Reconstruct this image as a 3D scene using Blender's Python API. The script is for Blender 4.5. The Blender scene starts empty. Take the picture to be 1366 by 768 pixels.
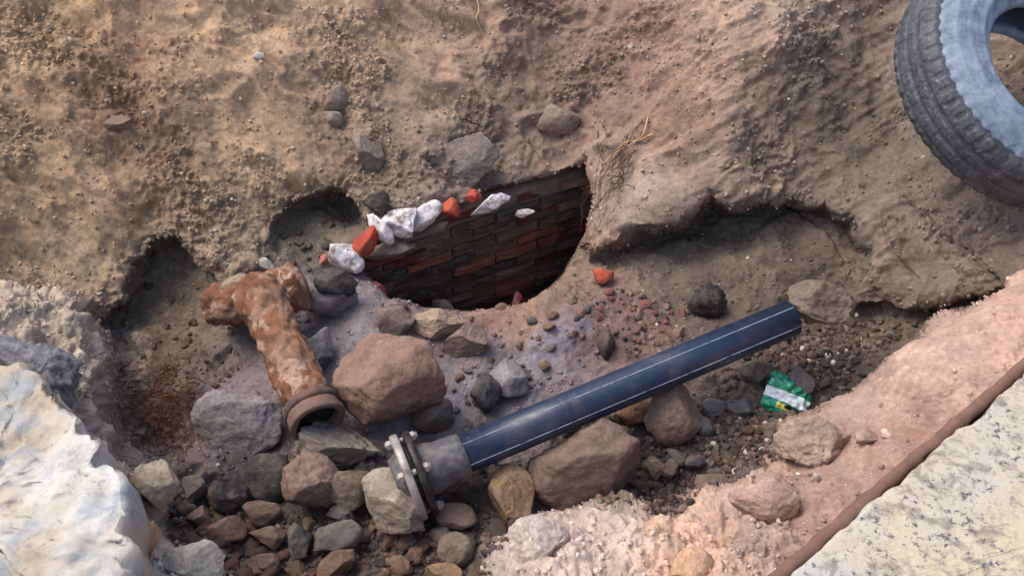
import bpy, bmesh, math, random
import numpy as np
from mathutils import Vector, Matrix

# ------------------------------------------------------------------ camera, sky, sun, exposure
scene = bpy.context.scene
FPX, CX, CY = 1150.0, 683.0, 384.0            # focal length and centre in photo pixels (1366 x 768)
PITCH = math.radians(42.0)
CAM = np.array([0.0, -1.78, 1.61])
RIGHT = np.array([1.0, 0, 0])
UP = np.array([0, math.sin(PITCH), math.cos(PITCH)])
FWD = np.array([0, math.cos(PITCH), -math.sin(PITCH)])

cam_data = bpy.data.cameras.new('camera')
cam = bpy.data.objects.new('camera', cam_data)
scene.collection.objects.link(cam)
cam.location = CAM
cam.rotation_euler = (math.radians(90) - PITCH, 0, 0)
cam_data.sensor_width = 36.0
cam_data.lens = 36.0 * FPX / 1366.0
cam_data.clip_start = 0.02
cam_data.clip_end = 2000
scene.camera = cam

SUN_EL, SUN_AZ = math.radians(58), math.radians(-70)     # azimuth from +Y towards +X
world = bpy.data.worlds.new('World')
scene.world = world
world.use_nodes = True
wn, wl = world.node_tree.nodes, world.node_tree.links
wn.clear()
sky = wn.new('ShaderNodeTexSky'); sky.sky_type = 'NISHITA'; sky.sun_disc = False
sky.sun_elevation = SUN_EL; sky.sun_rotation = SUN_AZ
sky.air_density = 1.0; sky.dust_density = 4.0; sky.ozone_density = 0.6
bgn = wn.new('ShaderNodeBackground'); bgn.inputs['Strength'].default_value = 0.15
wo = wn.new('ShaderNodeOutputWorld')
wl.new(sky.outputs[0], bgn.inputs[0]); wl.new(bgn.outputs[0], wo.inputs[0])

sd_ = bpy.data.lights.new('sun', 'SUN'); sd_.energy = 1.2; sd_.angle = math.radians(40); sd_.color = (1.0, 0.93, 0.82)
sun = bpy.data.objects.new('sun', sd_); scene.collection.objects.link(sun)
sdir = Vector((math.sin(SUN_AZ) * math.cos(SUN_EL), math.cos(SUN_AZ) * math.cos(SUN_EL), math.sin(SUN_EL)))
sun.rotation_euler = (-sdir).to_track_quat('-Z', 'Y').to_euler()

vs = scene.view_settings
vs.view_transform = 'Standard'; vs.look = 'None'; vs.gamma = 1.0; vs.use_curve_mapping = False
vs.exposure = 0.70
scene.render.engine = 'CYCLES'

C = scene.collection
rng = random.Random(7)
nr = np.random.default_rng(11)

# ------------------------------------------------------------------ helpers
def lin(c, k=1.0):
    out = []
    for v in c:
        v = v / 255.0
        out.append(k * (v / 12.92 if v <= 0.04045 else ((v + 0.055) / 1.055) ** 2.4))
    return tuple(out)

def W(px, py, d):
    """point at depth d (metres along the view axis) seen at photo pixel (px, py)"""
    return CAM + d * (RIGHT * ((px - CX) / FPX) + UP * ((CY - py) / FPX) + FWD)

def dz(py, z):
    """depth at which the ray through row py reaches height z"""
    return (CAM[2] - z) / (math.sin(PITCH) + math.cos(PITCH) * (py - CY) / FPX)

def Wz(px, py, z):
    return W(px, py, dz(py, z))

def V(a): return Vector((float(a[0]), float(a[1]), float(a[2])))

_perm = np.random.default_rng(3).permutation(256)
_perm = np.concatenate([_perm, _perm, _perm])
_gr = np.random.default_rng(5).normal(size=(256, 3)); _gr /= np.linalg.norm(_gr, axis=1)[:, None]
def perlin(p):
    p = np.asarray(p, dtype=np.float64)
    i = np.floor(p).astype(np.int64); f = p - i; i &= 255
    u = f * f * f * (f * (f * 6 - 15) + 10)
    out = np.zeros(p.shape[:-1])
    for dx in (0, 1):
        wx = u[..., 0] if dx else 1 - u[..., 0]
        for dy in (0, 1):
            wy = u[..., 1] if dy else 1 - u[..., 1]
            for dzz in (0, 1):
                wz = u[..., 2] if dzz else 1 - u[..., 2]
                h = _perm[_perm[_perm[(i[..., 0] + dx) & 255] + ((i[..., 1] + dy) & 255)] + ((i[..., 2] + dzz) & 255)]
                g = _gr[h]
                out += wx * wy * wz * (g[..., 0] * (f[..., 0] - dx) + g[..., 1] * (f[..., 1] - dy) + g[..., 2] * (f[..., 2] - dzz))
    return out * 1.6
def fbm(p, freq, octs=3, gain=0.5):
    s = 0; a = 1.0
    for o in range(octs):
        s = s + a * perlin(p * freq + 17.3 * o); a *= gain; freq *= 2.03
    return s
def sstep(a, b, x):
    t = np.clip((x - a) / (b - a), 0, 1); return t * t * (3 - 2 * t)

def poly_sd(px, py, poly):
    """signed distance in pixels, positive inside"""
    poly = np.array(poly, dtype=float); n = len(poly)
    best = np.full(px.shape, 1e18); inside = np.zeros(px.shape, bool)
    for k in range(n):
        ax, ay = poly[k]; bx, by = poly[(k + 1) % n]
        ex, ey = bx - ax, by - ay
        t = np.clip(((px - ax) * ex + (py - ay) * ey) / (ex * ex + ey * ey + 1e-9), 0, 1)
        d = (px - ax - t * ex) ** 2 + (py - ay - t * ey) ** 2
        best = np.minimum(best, d)
        if ay != by:
            c = ((ay > py) != (by > py)) & (px < (bx - ax) * (py - ay) / (by - ay) + ax)
            inside ^= c
    return np.where(inside, 1, -1) * np.sqrt(best)

def line_dist(px, py, pts):
    best = np.full(px.shape, 1e18)
    for (ax, ay), (bx, by) in zip(pts[:-1], pts[1:]):
        ex, ey = bx - ax, by - ay
        t = np.clip(((px - ax) * ex + (py - ay) * ey) / (ex * ex + ey * ey + 1e-9), 0, 1)
        best = np.minimum(best, (px - ax - t * ex) ** 2 + (py - ay - t * ey) ** 2)
    return np.sqrt(best)

def tps(ctrl, px, py, smooth=1e-3):
    c = np.array(ctrl, float); P = c[:, :2] / 500.0; v = c[:, 2]; n = len(P)
    def U(r2): return 0.5 * r2 * np.log(r2 + 1e-12)
    K = U(((P[:, None] - P[None]) ** 2).sum(-1)) + smooth * np.eye(n)
    A = np.zeros((n + 3, n + 3)); A[:n, :n] = K
    Q = np.c_[np.ones(n), P]; A[:n, n:] = Q; A[n:, :n] = Q.T
    w = np.linalg.solve(A, np.r_[v, 0, 0, 0])
    x, y = px / 500.0, py / 500.0
    out = w[n] + w[n + 1] * x + w[n + 2] * y
    for k in range(n):
        out = out + w[k] * U((x - P[k, 0]) ** 2 + (y - P[k, 1]) ** 2)
    return out

def link(o, parent=None):
    C.objects.link(o)
    if parent is not None: o.parent = parent
    return o

def tag(o, label, cat, group=None, kind=None):
    if label: o['label'] = label
    if cat: o['category'] = cat
    if group: o['group'] = group
    if kind: o['kind'] = kind
    return o

def empty(name, loc):
    o = bpy.data.objects.new(name, None); o.location = V(loc); o.empty_display_size = 0.05
    return link(o)

def np_mesh(name, verts, faces, smooth=True):
    """faces: (n,3) or (n,4) int array"""
    me = bpy.data.meshes.new(name)
    verts = np.asarray(verts, np.float32); faces = np.asarray(faces, np.int32)
    k = faces.shape[1]
    me.vertices.add(len(verts)); me.vertices.foreach_set('co', verts.ravel())
    me.loops.add(faces.size); me.loops.foreach_set('vertex_index', faces.ravel())
    me.polygons.add(len(faces))
    me.polygons.foreach_set('loop_start', np.arange(0, faces.size, k, dtype=np.int32))
    me.polygons.foreach_set('loop_total', np.full(len(faces), k, np.int32))
    me.polygons.foreach_set('use_smooth', np.full(len(faces), smooth))
    me.update(calc_edges=True)
    return me

def set_color(me, rgb, name='tint'):
    at = me.color_attributes.new(name, 'FLOAT_COLOR', 'POINT')
    a = np.ones((len(me.vertices), 4), np.float32); a[:, :3] = rgb
    at.data.foreach_set('color', a.ravel())

def mesh_obj(name, me, mat, parent=None, color=None):
    o = bpy.data.objects.new(name, me)
    if mat is not None and not me.materials: me.materials.append(mat)
    if color is not None: o.color = (*color[:3], 1)
    return link(o, parent)

def recalc(me):
    bm = bmesh.new(); bm.from_mesh(me); bmesh.ops.recalc_face_normals(bm, faces=bm.faces); bm.to_mesh(me); bm.free()

# ------------------------------------------------------------------ materials
class NT:
    def __init__(s, name):
        s.m = bpy.data.materials.new(name); s.m.use_nodes = True
        s.t = s.m.node_tree; s.n = s.t.nodes; s.l = s.t.links
        s.b = s.n['Principled BSDF']
        s.b.inputs['Roughness'].default_value = 0.9
        s.b.inputs['Specular IOR Level'].default_value = 0.3
        s.pos = s.n.new('ShaderNodeTexCoord').outputs['Object']
    def set(s, node, **k):
        for a, v in k.items():
            if a in node.inputs: s.put(node.inputs[a], v)
            else: setattr(node, a, v)
        return node
    def put(s, sock, v):
        if isinstance(v, bpy.types.NodeSocket): s.l.new(v, sock)
        else: sock.default_value = v
    def noise(s, scale, detail=4, rough=0.55, dist=0.0, vec=None):
        n = s.n.new('ShaderNodeTexNoise'); s.l.new(vec or s.pos, n.inputs['Vector'])
        n.inputs['Scale'].default_value = scale; n.inputs['Detail'].default_value = detail
        n.inputs['Roughness'].default_value = rough; n.inputs['Distortion'].default_value = dist
        return n.outputs['Fac']
    def voro(s, scale, feature='F1', vec=None, rand=1.0):
        n = s.n.new('ShaderNodeTexVoronoi'); n.feature = feature
        s.l.new(vec or s.pos, n.inputs['Vector']); n.inputs['Scale'].default_value = scale
        n.inputs['Randomness'].default_value = rand
        return n
    def ramp(s, fac, a, b, c0=(0, 0, 0, 1), c1=(1, 1, 1, 1)):
        r = s.n.new('ShaderNodeValToRGB'); s.l.new(fac, r.inputs[0])
        r.color_ramp.elements[0].position = a; r.color_ramp.elements[1].position = b
        r.color_ramp.elements[0].color = c0; r.color_ramp.elements[1].color = c1
        return r.outputs[0]
    def mix(s, fac, a, b, mode='MIX'):
        n = s.n.new('ShaderNodeMix'); n.data_type = 'RGBA'; n.blend_type = mode; n.clamp_result = False
        s.put(n.inputs[0], fac)
        for sock, v in ((n.inputs[6], a), (n.inputs[7], b)):
            if isinstance(v, tuple) and len(v) == 3: v = (*v, 1)
            s.put(sock, v)
        return n.outputs[2]
    def math(s, op, a, b=0.0):
        n = s.n.new('ShaderNodeMath'); n.operation = op
        s.put(n.inputs[0], a); s.put(n.inputs[1], b); return n.outputs[0]
    def attr(s, name):
        n = s.n.new('ShaderNodeAttribute'); n.attribute_name = name; return n
    def obj(s):
        return s.n.new('ShaderNodeObjectInfo')
    def shift(s, k=9.0):
        """object coordinates moved by the object's random number, so that copies differ"""
        oi = s.obj(); m = s.math('MULTIPLY', oi.outputs['Random'], k)
        n = s.n.new('ShaderNodeVectorMath'); n.operation = 'ADD'
        s.l.new(s.pos, n.inputs[0]); s.l.new(m, n.inputs[1]); s.pos = n.outputs[0]
        return oi
    def bump(s, h, strength=0.5, dist=0.01, prev=None):
        n = s.n.new('ShaderNodeBump'); s.l.new(h, n.inputs['Height'])
        n.inputs['Strength'].default_value = strength; n.inputs['Distance'].default_value = dist
        if prev: s.l.new(prev, n.inputs['Normal'])
        return n.outputs[0]
    def out(s, color=None, rough=None, normal=None, metal=None, spec=None):
        for k, v in (('Base Color', color), ('Roughness', rough), ('Normal', normal), ('Metallic', metal), ('Specular IOR Level', spec)):
            if v is not None:
                if isinstance(v, tuple) and len(v) == 3: v = (*v, 1)
                s.put(s.b.inputs[k], v)
        return s.m

def m_soil():
    s = NT('soil')
    base = s.attr('tint').outputs['Color']; wet = s.attr('wet').outputs['Fac']
    n1 = s.ramp(s.noise(9, 5, 0.6), 0.3, 0.72, (0.74, 0.73, 0.72, 1), (1.22, 1.2, 1.18, 1))
    n2 = s.ramp(s.noise(75, 4, 0.62), 0.32, 0.7, (0.8, 0.79, 0.78, 1), (1.17, 1.17, 1.17, 1))
    c = s.mix(1.0, base, n1, 'MULTIPLY'); c = s.mix(1.0, c, n2, 'MULTIPLY')
    sp = s.voro(190); spc = s.ramp(sp.outputs['Color'], 0.0, 1.0)
    sel = s.math('GREATER_THAN', s.noise(7, 2), 0.5)
    fac = s.math('MULTIPLY', s.math('LESS_THAN', sp.outputs['Distance'], 0.26), s.math('GREATER_THAN', spc, 0.84))
    fac = s.math('MULTIPLY', fac, s.math('MULTIPLY_ADD', sel, 0.5))
    c = s.mix(fac, c, (0.52, 0.46, 0.39))
    b1 = s.bump(s.noise(60, 5, 0.6), 0.45, 0.010)
    b2 = s.bump(s.noise(240, 3, 0.6), 0.4, 0.003, b1)
    rough = s.math('SUBTRACT', 0.95, s.math('MULTIPLY', wet, s.math('MULTIPLY', s.noise(22, 3), 0.95)))
    return s.out(c, rough, b2, spec=0.25)

def m_stone(name='stone', tintattr=False, bstr=0.6, streak=0.0):
    s = NT(name); oi = s.shift()
    base = s.attr('tint').outputs['Color'] if tintattr else oi.outputs['Color']
    n1 = s.ramp(s.noise(14, 5, 0.6, 0.6), 0.28, 0.75, (0.62, 0.6, 0.58, 1), (1.3, 1.28, 1.24, 1))
    n2 = s.ramp(s.noise(110, 4, 0.65), 0.3, 0.72, (0.7, 0.7, 0.7, 1), (1.25, 1.25, 1.25, 1))
    c = s.mix(1.0, base, n1, 'MULTIPLY'); c = s.mix(1.0, c, n2, 'MULTIPLY')
    dust = s.ramp(s.noise(17, 6, 0.7), 0.42, 0.66)
    c = s.mix(s.math('MULTIPLY', dust, 0.55), c, (0.235, 0.18, 0.14))
    h = s.noise(45, 6, 0.62, 0.4); b1 = s.bump(h, bstr, 0.014)
    b2 = s.bump(s.noise(230, 3), 0.4, 0.003, b1)
    return s.out(c, s.ramp(s.noise(30, 3), 0.2, 0.8, (0.7, 0.7, 0.7, 1), (0.98, 0.98, 0.98, 1)), b2)

def m_tint(name, bscale=160):
    s = NT(name)
    base = s.attr('tint').outputs['Color']
    n2 = s.ramp(s.noise(130, 3, 0.6), 0.3, 0.7, (0.7, 0.7, 0.7, 1), (1.25, 1.25, 1.25, 1))
    c = s.mix(1.0, base, n2, 'MULTIPLY')
    return s.out(c, 0.92, s.bump(s.noise(bscale, 3), 0.5, 0.004))

def m_brick():
    s = NT('brick'); oi = s.shift()
    r = s.noise(16, 4, 0.6)
    c = s.mix(1.0, oi.outputs['Color'], s.ramp(r, 0.25, 0.75, (0.55, 0.55, 0.55, 1), (1.35, 1.3, 1.25, 1)), 'MULTIPLY')
    scum = s.ramp(s.noise(26, 5, 0.65), 0.46, 0.66)
    c = s.mix(s.math('MULTIPLY', scum, 0.6), c, lin((118, 104, 96)))
    return s.out(c, s.ramp(s.noise(40, 2), 0.3, 0.7, (0.45, 0.45, 0.45, 1), (0.9, 0.9, 0.9, 1)), s.bump(s.noise(90, 5, 0.65), 0.7, 0.008))

def m_white():
    s = NT('lime_render'); s.shift()
    c = s.mix(s.ramp(s.noise(34, 6, 0.7), 0.46, 0.62), (0.70, 0.68, 0.69), lin((138, 118, 106)))
    return s.out(c, 0.9, s.bump(s.noise(70, 5), 0.6, 0.006))

def m_pipe():
    s = NT('polyethylene')
    dirt = s.ramp(s.noise(18, 5, 0.6), 0.5, 0.78)
    c = s.mix(s.math('MULTIPLY', dirt, 0.3), (0.015, 0.028, 0.064), lin((112, 106, 108)))
    smear = s.ramp(s.noise(7, 7, 0.72, 0.8), 0.55, 0.68); c = s.mix(s.math('MULTIPLY', smear, 0.34), c, lin((132, 112, 96)))
    grit = s.ramp(s.noise(150, 3, 0.6), 0.66, 0.72); c = s.mix(s.math('MULTIPLY', grit, 0.6), c, lin((140, 124, 110)))
    sc = s.ramp(s.noise(60, 3), 0.3, 0.8, (0.27, 0.27, 0.27, 1), (0.5, 0.5, 0.5, 1))
    return s.out(c, sc, s.bump(s.noise(120, 4), 0.08, 0.002), spec=0.5)

def m_plain(name, col, rough, metal=0.0, dirtcol=None, dirt=0.4, scale=30, bstr=0.3, lo=0.45, hi=0.7):
    s = NT(name); s.shift()
    c = s.mix(1.0, (*col, 1), s.ramp(s.noise(scale * 2, 4), 0.3, 0.7, (0.75, 0.75, 0.75, 1), (1.2, 1.2, 1.2, 1)), 'MULTIPLY')
    if dirtcol: c = s.mix(s.math('MULTIPLY', s.ramp(s.noise(scale, 5, 0.65), lo, hi), dirt), c, dirtcol)
    return s.out(c, rough, s.bump(s.noise(scale * 3, 4), bstr, 0.004), metal)

def m_rust():
    s = NT('rusty_iron')
    a = s.noise(15, 6, 0.66, 0.8)
    c = s.ramp(a, 0.3, 0.62, (*lin((76, 50, 40)), 1), (*lin((148, 98, 68)), 1))
    b = s.ramp(s.noise(24, 6, 0.66, 0.5), 0.52, 0.58)
    c = s.mix(s.math('MULTIPLY', b, 0.8), c, lin((196, 168, 148)))
    d = s.ramp(s.noise(12, 5), 0.44, 0.6)
    c = s.mix(s.math('MULTIPLY', d, 0.75), c, lin((140, 108, 88)))
    return s.out(c, 0.85, s.bump(s.noise(70, 6, 0.68), 0.8, 0.008))

def m_rubber(name, col, dustcol, dust):
    s = NT(name)
    d = s.ramp(s.noise(17, 8, 0.78), 0.36, 0.62)
    c = s.mix(s.math('MULTIPLY', d, dust), (*col, 1), dustcol)
    sc = s.ramp(s.noise(85, 6, 0.75, 1.5), 0.56, 0.64)
    c = s.mix(s.math('MULTIPLY', sc, 0.4), c, (0.40, 0.41, 0.43))
    return s.out(c, 0.62, s.bump(s.noise(150, 5), 0.3, 0.003), spec=0.45)

def m_slab(name, a, b, dark, lo=0.52, hi=0.6, scale=16, spk=None):
    s = NT(name)
    c = s.mix(s.ramp(s.noise(5, 5, 0.6), 0.4, 0.62), a, b)
    f = s.ramp(s.noise(scale, 7, 0.68, 0.5), lo, hi)
    c = s.mix(s.math('MULTIPLY', f, 0.8), c, dark)
    if spk:
        f2 = s.math('MULTIPLY', s.ramp(s.noise(85, 7, 0.72), 0.55, 0.6), s.ramp(s.noise(10, 3), 0.38, 0.55))
        c = s.mix(f2, c, spk)
    b1 = s.bump(f, -0.35, 0.006)
    b2 = s.bump(s.noise(70, 6, 0.65), 0.55, 0.008, b1)
    return s.out(c, 0.88, b2)

M_SOIL, M_STONE, M_TSTONE = m_soil(), m_stone(), m_stone('tinted_stone', True)
M_CRUMB = m_tint('crumbs')
M_BRICK, M_WHITE, M_PIPE, M_RUST = m_brick(), m_white(), m_pipe(), m_rust()
M_MORTAR = m_plain('mortar', lin((126, 112, 100)), 0.95, dirtcol=lin((60, 48, 44)), dirt=0.6)
M_STRIPE = m_plain('pipe_stripe', lin((176, 192, 214)), 0.5, dirtcol=(0.02, 0.032, 0.06), dirt=0.8, scale=40, lo=0.5, hi=0.62)
M_STUB = m_plain('grey_stub', lin((88, 88, 92)), 0.5, dirtcol=lin((140, 125, 112)), dirt=0.7)
M_BLACKIRON = m_plain('black_iron', (0.016, 0.016, 0.018), 0.45, dirtcol=lin((110, 98, 88)), dirt=0.4)
M_ZINC = m_plain('zinc_plate', lin((172, 166, 162)), 0.5, 0.2, dirtcol=lin((92, 76, 66)), dirt=0.85)
M_ROOT = m_plain('root_bark', lin((84, 60, 52)), 0.9)
M_DRYROOT = m_plain('dry_root', lin((196, 156, 116)), 0.85)
M_TREAD = m_rubber('tyre_tread', (0.026, 0.029, 0.034), lin((120, 126, 136)), 0.4)
M_SIDE = m_rubber('tyre_sidewall', lin((84, 98, 118)), lin((150, 163, 180)), 0.85)

# ------------------------------------------------------------------ soil of the pit and its banks
ST = 1.8; MG = 130
xs = np.arange(-MG, 1366 + MG + 1, ST); ys = np.arange(-MG, 768 + MG + 1, ST)
PX, PY = np.meshgrid(xs, ys); NY, NX = PX.shape
def zz(l): return [(x, y, dz(y, z)) for x, y, z in l]

floor_ctrl = zz([(250, 650, 0), (420, 745, -.02), (600, 725, -.02), (560, 600, 0), (320, 560, .02), (230, 480, .03), (420, 410, .07),
    (480, 450, .07), (560, 450, .09), (640, 430, .08), (720, 410, .10), (790, 430, .08), (840, 420, .08), (700, 520, .03), (800, 560, 0),
    (900, 610, -.02), (1000, 560, 0), (1060, 480, .02), (1100, 425, .03), (960, 420, .06), (1150, 470, .04), (250, 768, 0), (500, 860, 0), (700, 800, 0),
    (150, 560, .05), (1250, 440, .08), (1366, 420, .1), (100, 700, .05), (1100, 700, 0)]) + \
    [(230, 390, 2.37), (225, 335, 2.41), (430, 330, 2.42), (420, 290, 2.47), (940, 345, 2.40), (1020, 310, 2.43), (1090, 330, 2.37),
     (850, 350, 2.42), (1160, 380, 2.30), (640, 300, 2.6), (100, 200, 2.8), (1000, 100, 2.9), (1366, 300, 2.4), (0, 400, 2.4)]
bank_ctrl = [(0, 0, 2.36), (0, 200, 2.26), (0, 395, 2.10), (150, 100, 2.40), (150, 300, 2.28), (150, 400, 2.20), (300, 0, 2.52), (300, 150, 2.42),
    (300, 300, 2.34), (310, 380, 2.26), (350, 350, 2.30), (420, 250, 2.40), (470, 260, 2.41), (480, 330, 2.36), (450, 100, 2.54), (560, 285, 2.43), (600, 180, 2.54), (640, 268, 2.50),
    (640, 0, 2.68), (700, 100, 2.66), (720, 240, 2.56), (775, 225, 2.56), (790, 190, 2.58), (800, 120, 2.60), (850, 0, 2.62), (850, 180, 2.46), (850, 265, 2.34), (790, 300, 2.38), (900, 230, 2.36),
    (915, 280, 2.32), (950, 255, 2.32), (980, 150, 2.34), (1000, 50, 2.38), (1000, 0, 2.40), (1050, 270, 2.36), (1080, 160, 2.40), (1120, 80, 2.46), (1180, 60, 2.52), (1150, 200, 2.42), (1200, 0, 2.55),
    (1200, 330, 2.20), (1150, 290, 2.28), (1250, 250, 2.25), (1300, 350, 2.08), (1366, 380, 1.98), (1200, 400, 2.18), (1366, 250, 2.10), (1366, 100, 2.28), (1366, 0, 2.38),
    (-130, 0, 2.25), (-130, 400, 1.95), (1496, 0, 2.2), (1496, 380, 1.85), (0, -130, 2.45), (640, -130, 2.75), (1366, -130, 2.5), (1000, -130, 2.5)]
near_ctrl = zz([(60, 400, .30), (0, 390, .36), (100, 470, .30), (150, 560, .26), (150, 480, .26), (215, 650, .22), (280, 768, .22), (0, 600, .36), (0, 768, .36), (-130, 400, .42),
    (-130, 898, .42), (300, 898, .35), (500, 898, .33), (680, 760, .20), (720, 710, .18), (850, 690, .20), (1000, 680, .22), (1050, 580, .18), (1120, 560, .2), (1200, 500, .27),
    (1300, 430, .34), (1366, 395, .38), (1366, 700, .31), (1100, 768, .28), (1496, 380, .42), (1496, 898, .30), (900, 898, .32), (1250, 600, .30)])
BANK = [(-400, -400), (1800, -400), (1800, 385), (1400, 385), (1310, 396), (1260, 412), (1200, 416), (1140, 408), (1108, 395), (1146, 368), (1162, 335),
    (1135, 297), (1100, 279), (1050, 272), (1010, 266), (975, 270), (950, 262), (926, 287), (898, 301), (842, 318), (812, 334), (786, 345), (776, 318), (780, 262), (779, 231),
    (640, 274), (560, 300), (482, 334), (484, 300), (478, 272), (462, 257), (420, 263), (388, 278), (366, 300), (361, 345), (338, 370), (300, 386), (284, 362), (266, 337),
    (236, 318), (202, 328), (184, 352), (166, 398), (130, 424), (0, 430), (-400, 430)]
HOLE = [(470, 340), (484, 322), (560, 288), (640, 262), (784, 220), (792, 262), (780, 310), (752, 365), (716, 398), (670, 414), (620, 414), (560, 408), (518, 398), (496, 372)]
NEAR = [(-400, 395), (0, 388), (60, 392), (104, 408), (126, 436), (146, 480), (150, 550), (160, 598), (206, 616), (229, 640), (220, 690), (238, 732), (300, 762), (330, 812),
    (640, 812), (660, 752), (692, 702), (750, 684), (800, 676), (900, 670), (962, 645), (1030, 610), (1062, 566), (1108, 545), (1150, 512), (1195, 472), (1262, 414), (1366, 380),
    (1800, 360), (1800, 1300), (-400, 1300)]
wob = np.stack([PX / 42.0, PY / 42.0, 0 * PX + 3.1], -1)
w1 = fbm(wob, 1.0, 4, 0.6); w2 = fbm(wob + 40, 1.0, 4, 0.6)
ws1 = fbm(wob, 1.0, 3, 0.5); ws2 = fbm(wob + 40, 0.8, 2, 0.4)
sdB = poly_sd(PX, PY, BANK) + 7 * ws1
sdH = poly_sd(PX, PY, HOLE) + 4 * ws2
sdN = poly_sd(PX, PY, NEAR) + 8 * ws2
F = tps(floor_ctrl, PX, PY); B = tps(bank_ctrl, PX, PY); N = tps(near_ctrl, PX, PY)
B = np.clip(B, 1.7, 3.1); N = np.clip(N, 1.0, 2.2); F = np.clip(F, 1.5, 2.75)
B = B + 0.035 * np.exp(-np.clip(sdB, 0, None) / 14.0)
N = N + 0.10 * np.exp(-np.clip(sdN, 0, None) / 16.0)
D = F + (B - F) * sstep(-9, 6, sdB)
inH = sstep(-3, 5, sdH)
D = D + 0.05 * np.exp(-np.abs(sdH) / 10.0) * (1 - inH) * (PY > 330)
D = np.where(inH > 0, D + (3.35 - D) * inH, D)
D = D + (N - D) * sstep(-6, 6, sdN)
mB, mN = sstep(0, 10, sdB), sstep(0, 10, sdN); mF = (1 - mB) * (1 - mN)

P = CAM + D[..., None] * (RIGHT * ((PX - CX) / FPX)[..., None] + UP * ((CY - PY) / FPX)[..., None] + FWD)
def grid_normals(P):
    du = np.gradient(P, axis=1); dv = np.gradient(P, axis=0)
    n = np.cross(dv, du); n /= np.linalg.norm(n, axis=-1)[..., None] + 1e-12
    flip = ((n * (CAM - P)).sum(-1) < 0); n[flip] *= -1
    return n
Nn = grid_normals(P)
# directional digging marks: left bank falls to the right, right bank falls to the left
def streak(ang, along, across, seed):
    c, s_ = math.cos(ang), math.sin(ang)
    q = np.stack([(PX * c + PY * s_) / along, (-PX * s_ + PY * c) / across, 0 * PX + seed], -1)
    return fbm(q, 1.0, 3, 0.55)
sl = streak(math.radians(40), 150, 22, 1.0); sr = streak(math.radians(-28), 170, 18, 7.0)
leftm = sstep(640, 420, PX) * mB; rightm = sstep(860, 1000, PX) * sstep(340, 240, PY) * mB
lump = sstep(-10, 30, poly_sd(PX, PY, [(800, 240), (850, 228), (915, 240), (925, 280), (880, 300), (800, 320)]))
smoothN = sstep(1040, 1120, PX) * mN
rough = (1 - 0.55 * lump) * (1 - 0.7 * smoothN)
# stretched, warped coordinates so that lumps follow the digging direction
tl_ = RIGHT * math.cos(math.radians(40)) - UP * math.sin(math.radians(40)); tr_ = RIGHT * math.cos(math.radians(28)) + UP * math.sin(math.radians(28))
Q = P + 0.035 * np.stack([fbm(P + 60, 6, 2), fbm(P + 70, 6, 2), fbm(P + 80, 6, 2)], -1)
Q = Q - 0.5 * ((Q @ tl_) * leftm)[..., None] * tl_ - 0.3 * ((Q @ tr_) * rightm)[..., None] * tr_
scar = np.exp(-(line_dist(PX + 30 * w1, PY + 30 * w2, [(40, 30), (110, 80), (200, 180), (280, 270), (310, 330)]) / 38) ** 2) * mB
scar2 = np.exp(-(line_dist(PX + 20 * w1, PY + 20 * w2, [(430, 60), (440, 160), (520, 220), (680, 240)]) / 34) ** 2) * mB
big = fbm(P, 4.5, 2)
mid = fbm(Q + 5, 12, 3, 0.5)
bil = np.abs(fbm(Q + 9, 21, 3, 0.55))
fine = fbm(P + 3, 62, 3, 0.62)
patch = np.clip(sstep(-0.1, 0.7, fbm(P + 20, 4.0, 3, 0.6)) + 0.9 * scar + 0.6 * scar2, 0, 1.3)
clay = np.zeros(PX.shape)
for a, b, r in ((450, 460, 75), (610, 520, 65), (690, 480, 75), (745, 450, 50), (320, 560, 60), (420, 400, 50)):
    clay = np.maximum(clay, np.exp(-((PX - a) ** 2 + (PY - b) ** 2) / r ** 2))
clay *= mF
rough = rough * (1 - 0.55 * clay)
ridge = 1 - np.abs(fbm(Q + 90, 6.5, 3, 0.55)) * 2
disp = 0.030 * big + 0.014 * ridge * rough * mB * (1 - 0.5 * rightm) - 0.016 * scar - 0.010 * scar2 + 0.014 * mid * rough + 0.013 * (bil - 0.25) * rough * (0.15 + 0.9 * patch) + 0.0030 * fine * rough * (0.5 + patch)
clod = np.clip(fbm(P + 31, 38, 2, 0.5) - 0.12, 0, None)
disp += 0.017 * clod * rough * (0.1 + patch) * (mB + 0.8 * mF + 0.5 * mN)
disp += 0.012 * sl * leftm + 0.005 * sr * rightm
# crumbly near rim: deep pits between lumps
disp += mN * sstep(1080, 980, PX) * sstep(600, 680, PX) * 0.022 * (fbm(P + 50, 12, 3, 0.5))
tq = fbm(P + 75, 17, 3, 0.5) * 3.0; ter = (np.floor(tq) + sstep(0.55, 1.0, tq - np.floor(tq))) / 3.0
disp += mN * (1 - 0.75 * smoothN) * (0.016 * ter - 0.030 * np.clip(fbm(P + 66, 34, 3, 0.55) - 0.22, 0, None))
disp -= smoothN * 0.012 * np.clip(fbm(P + 66, 26, 3, 0.55) - 0.3, 0, None)
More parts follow.
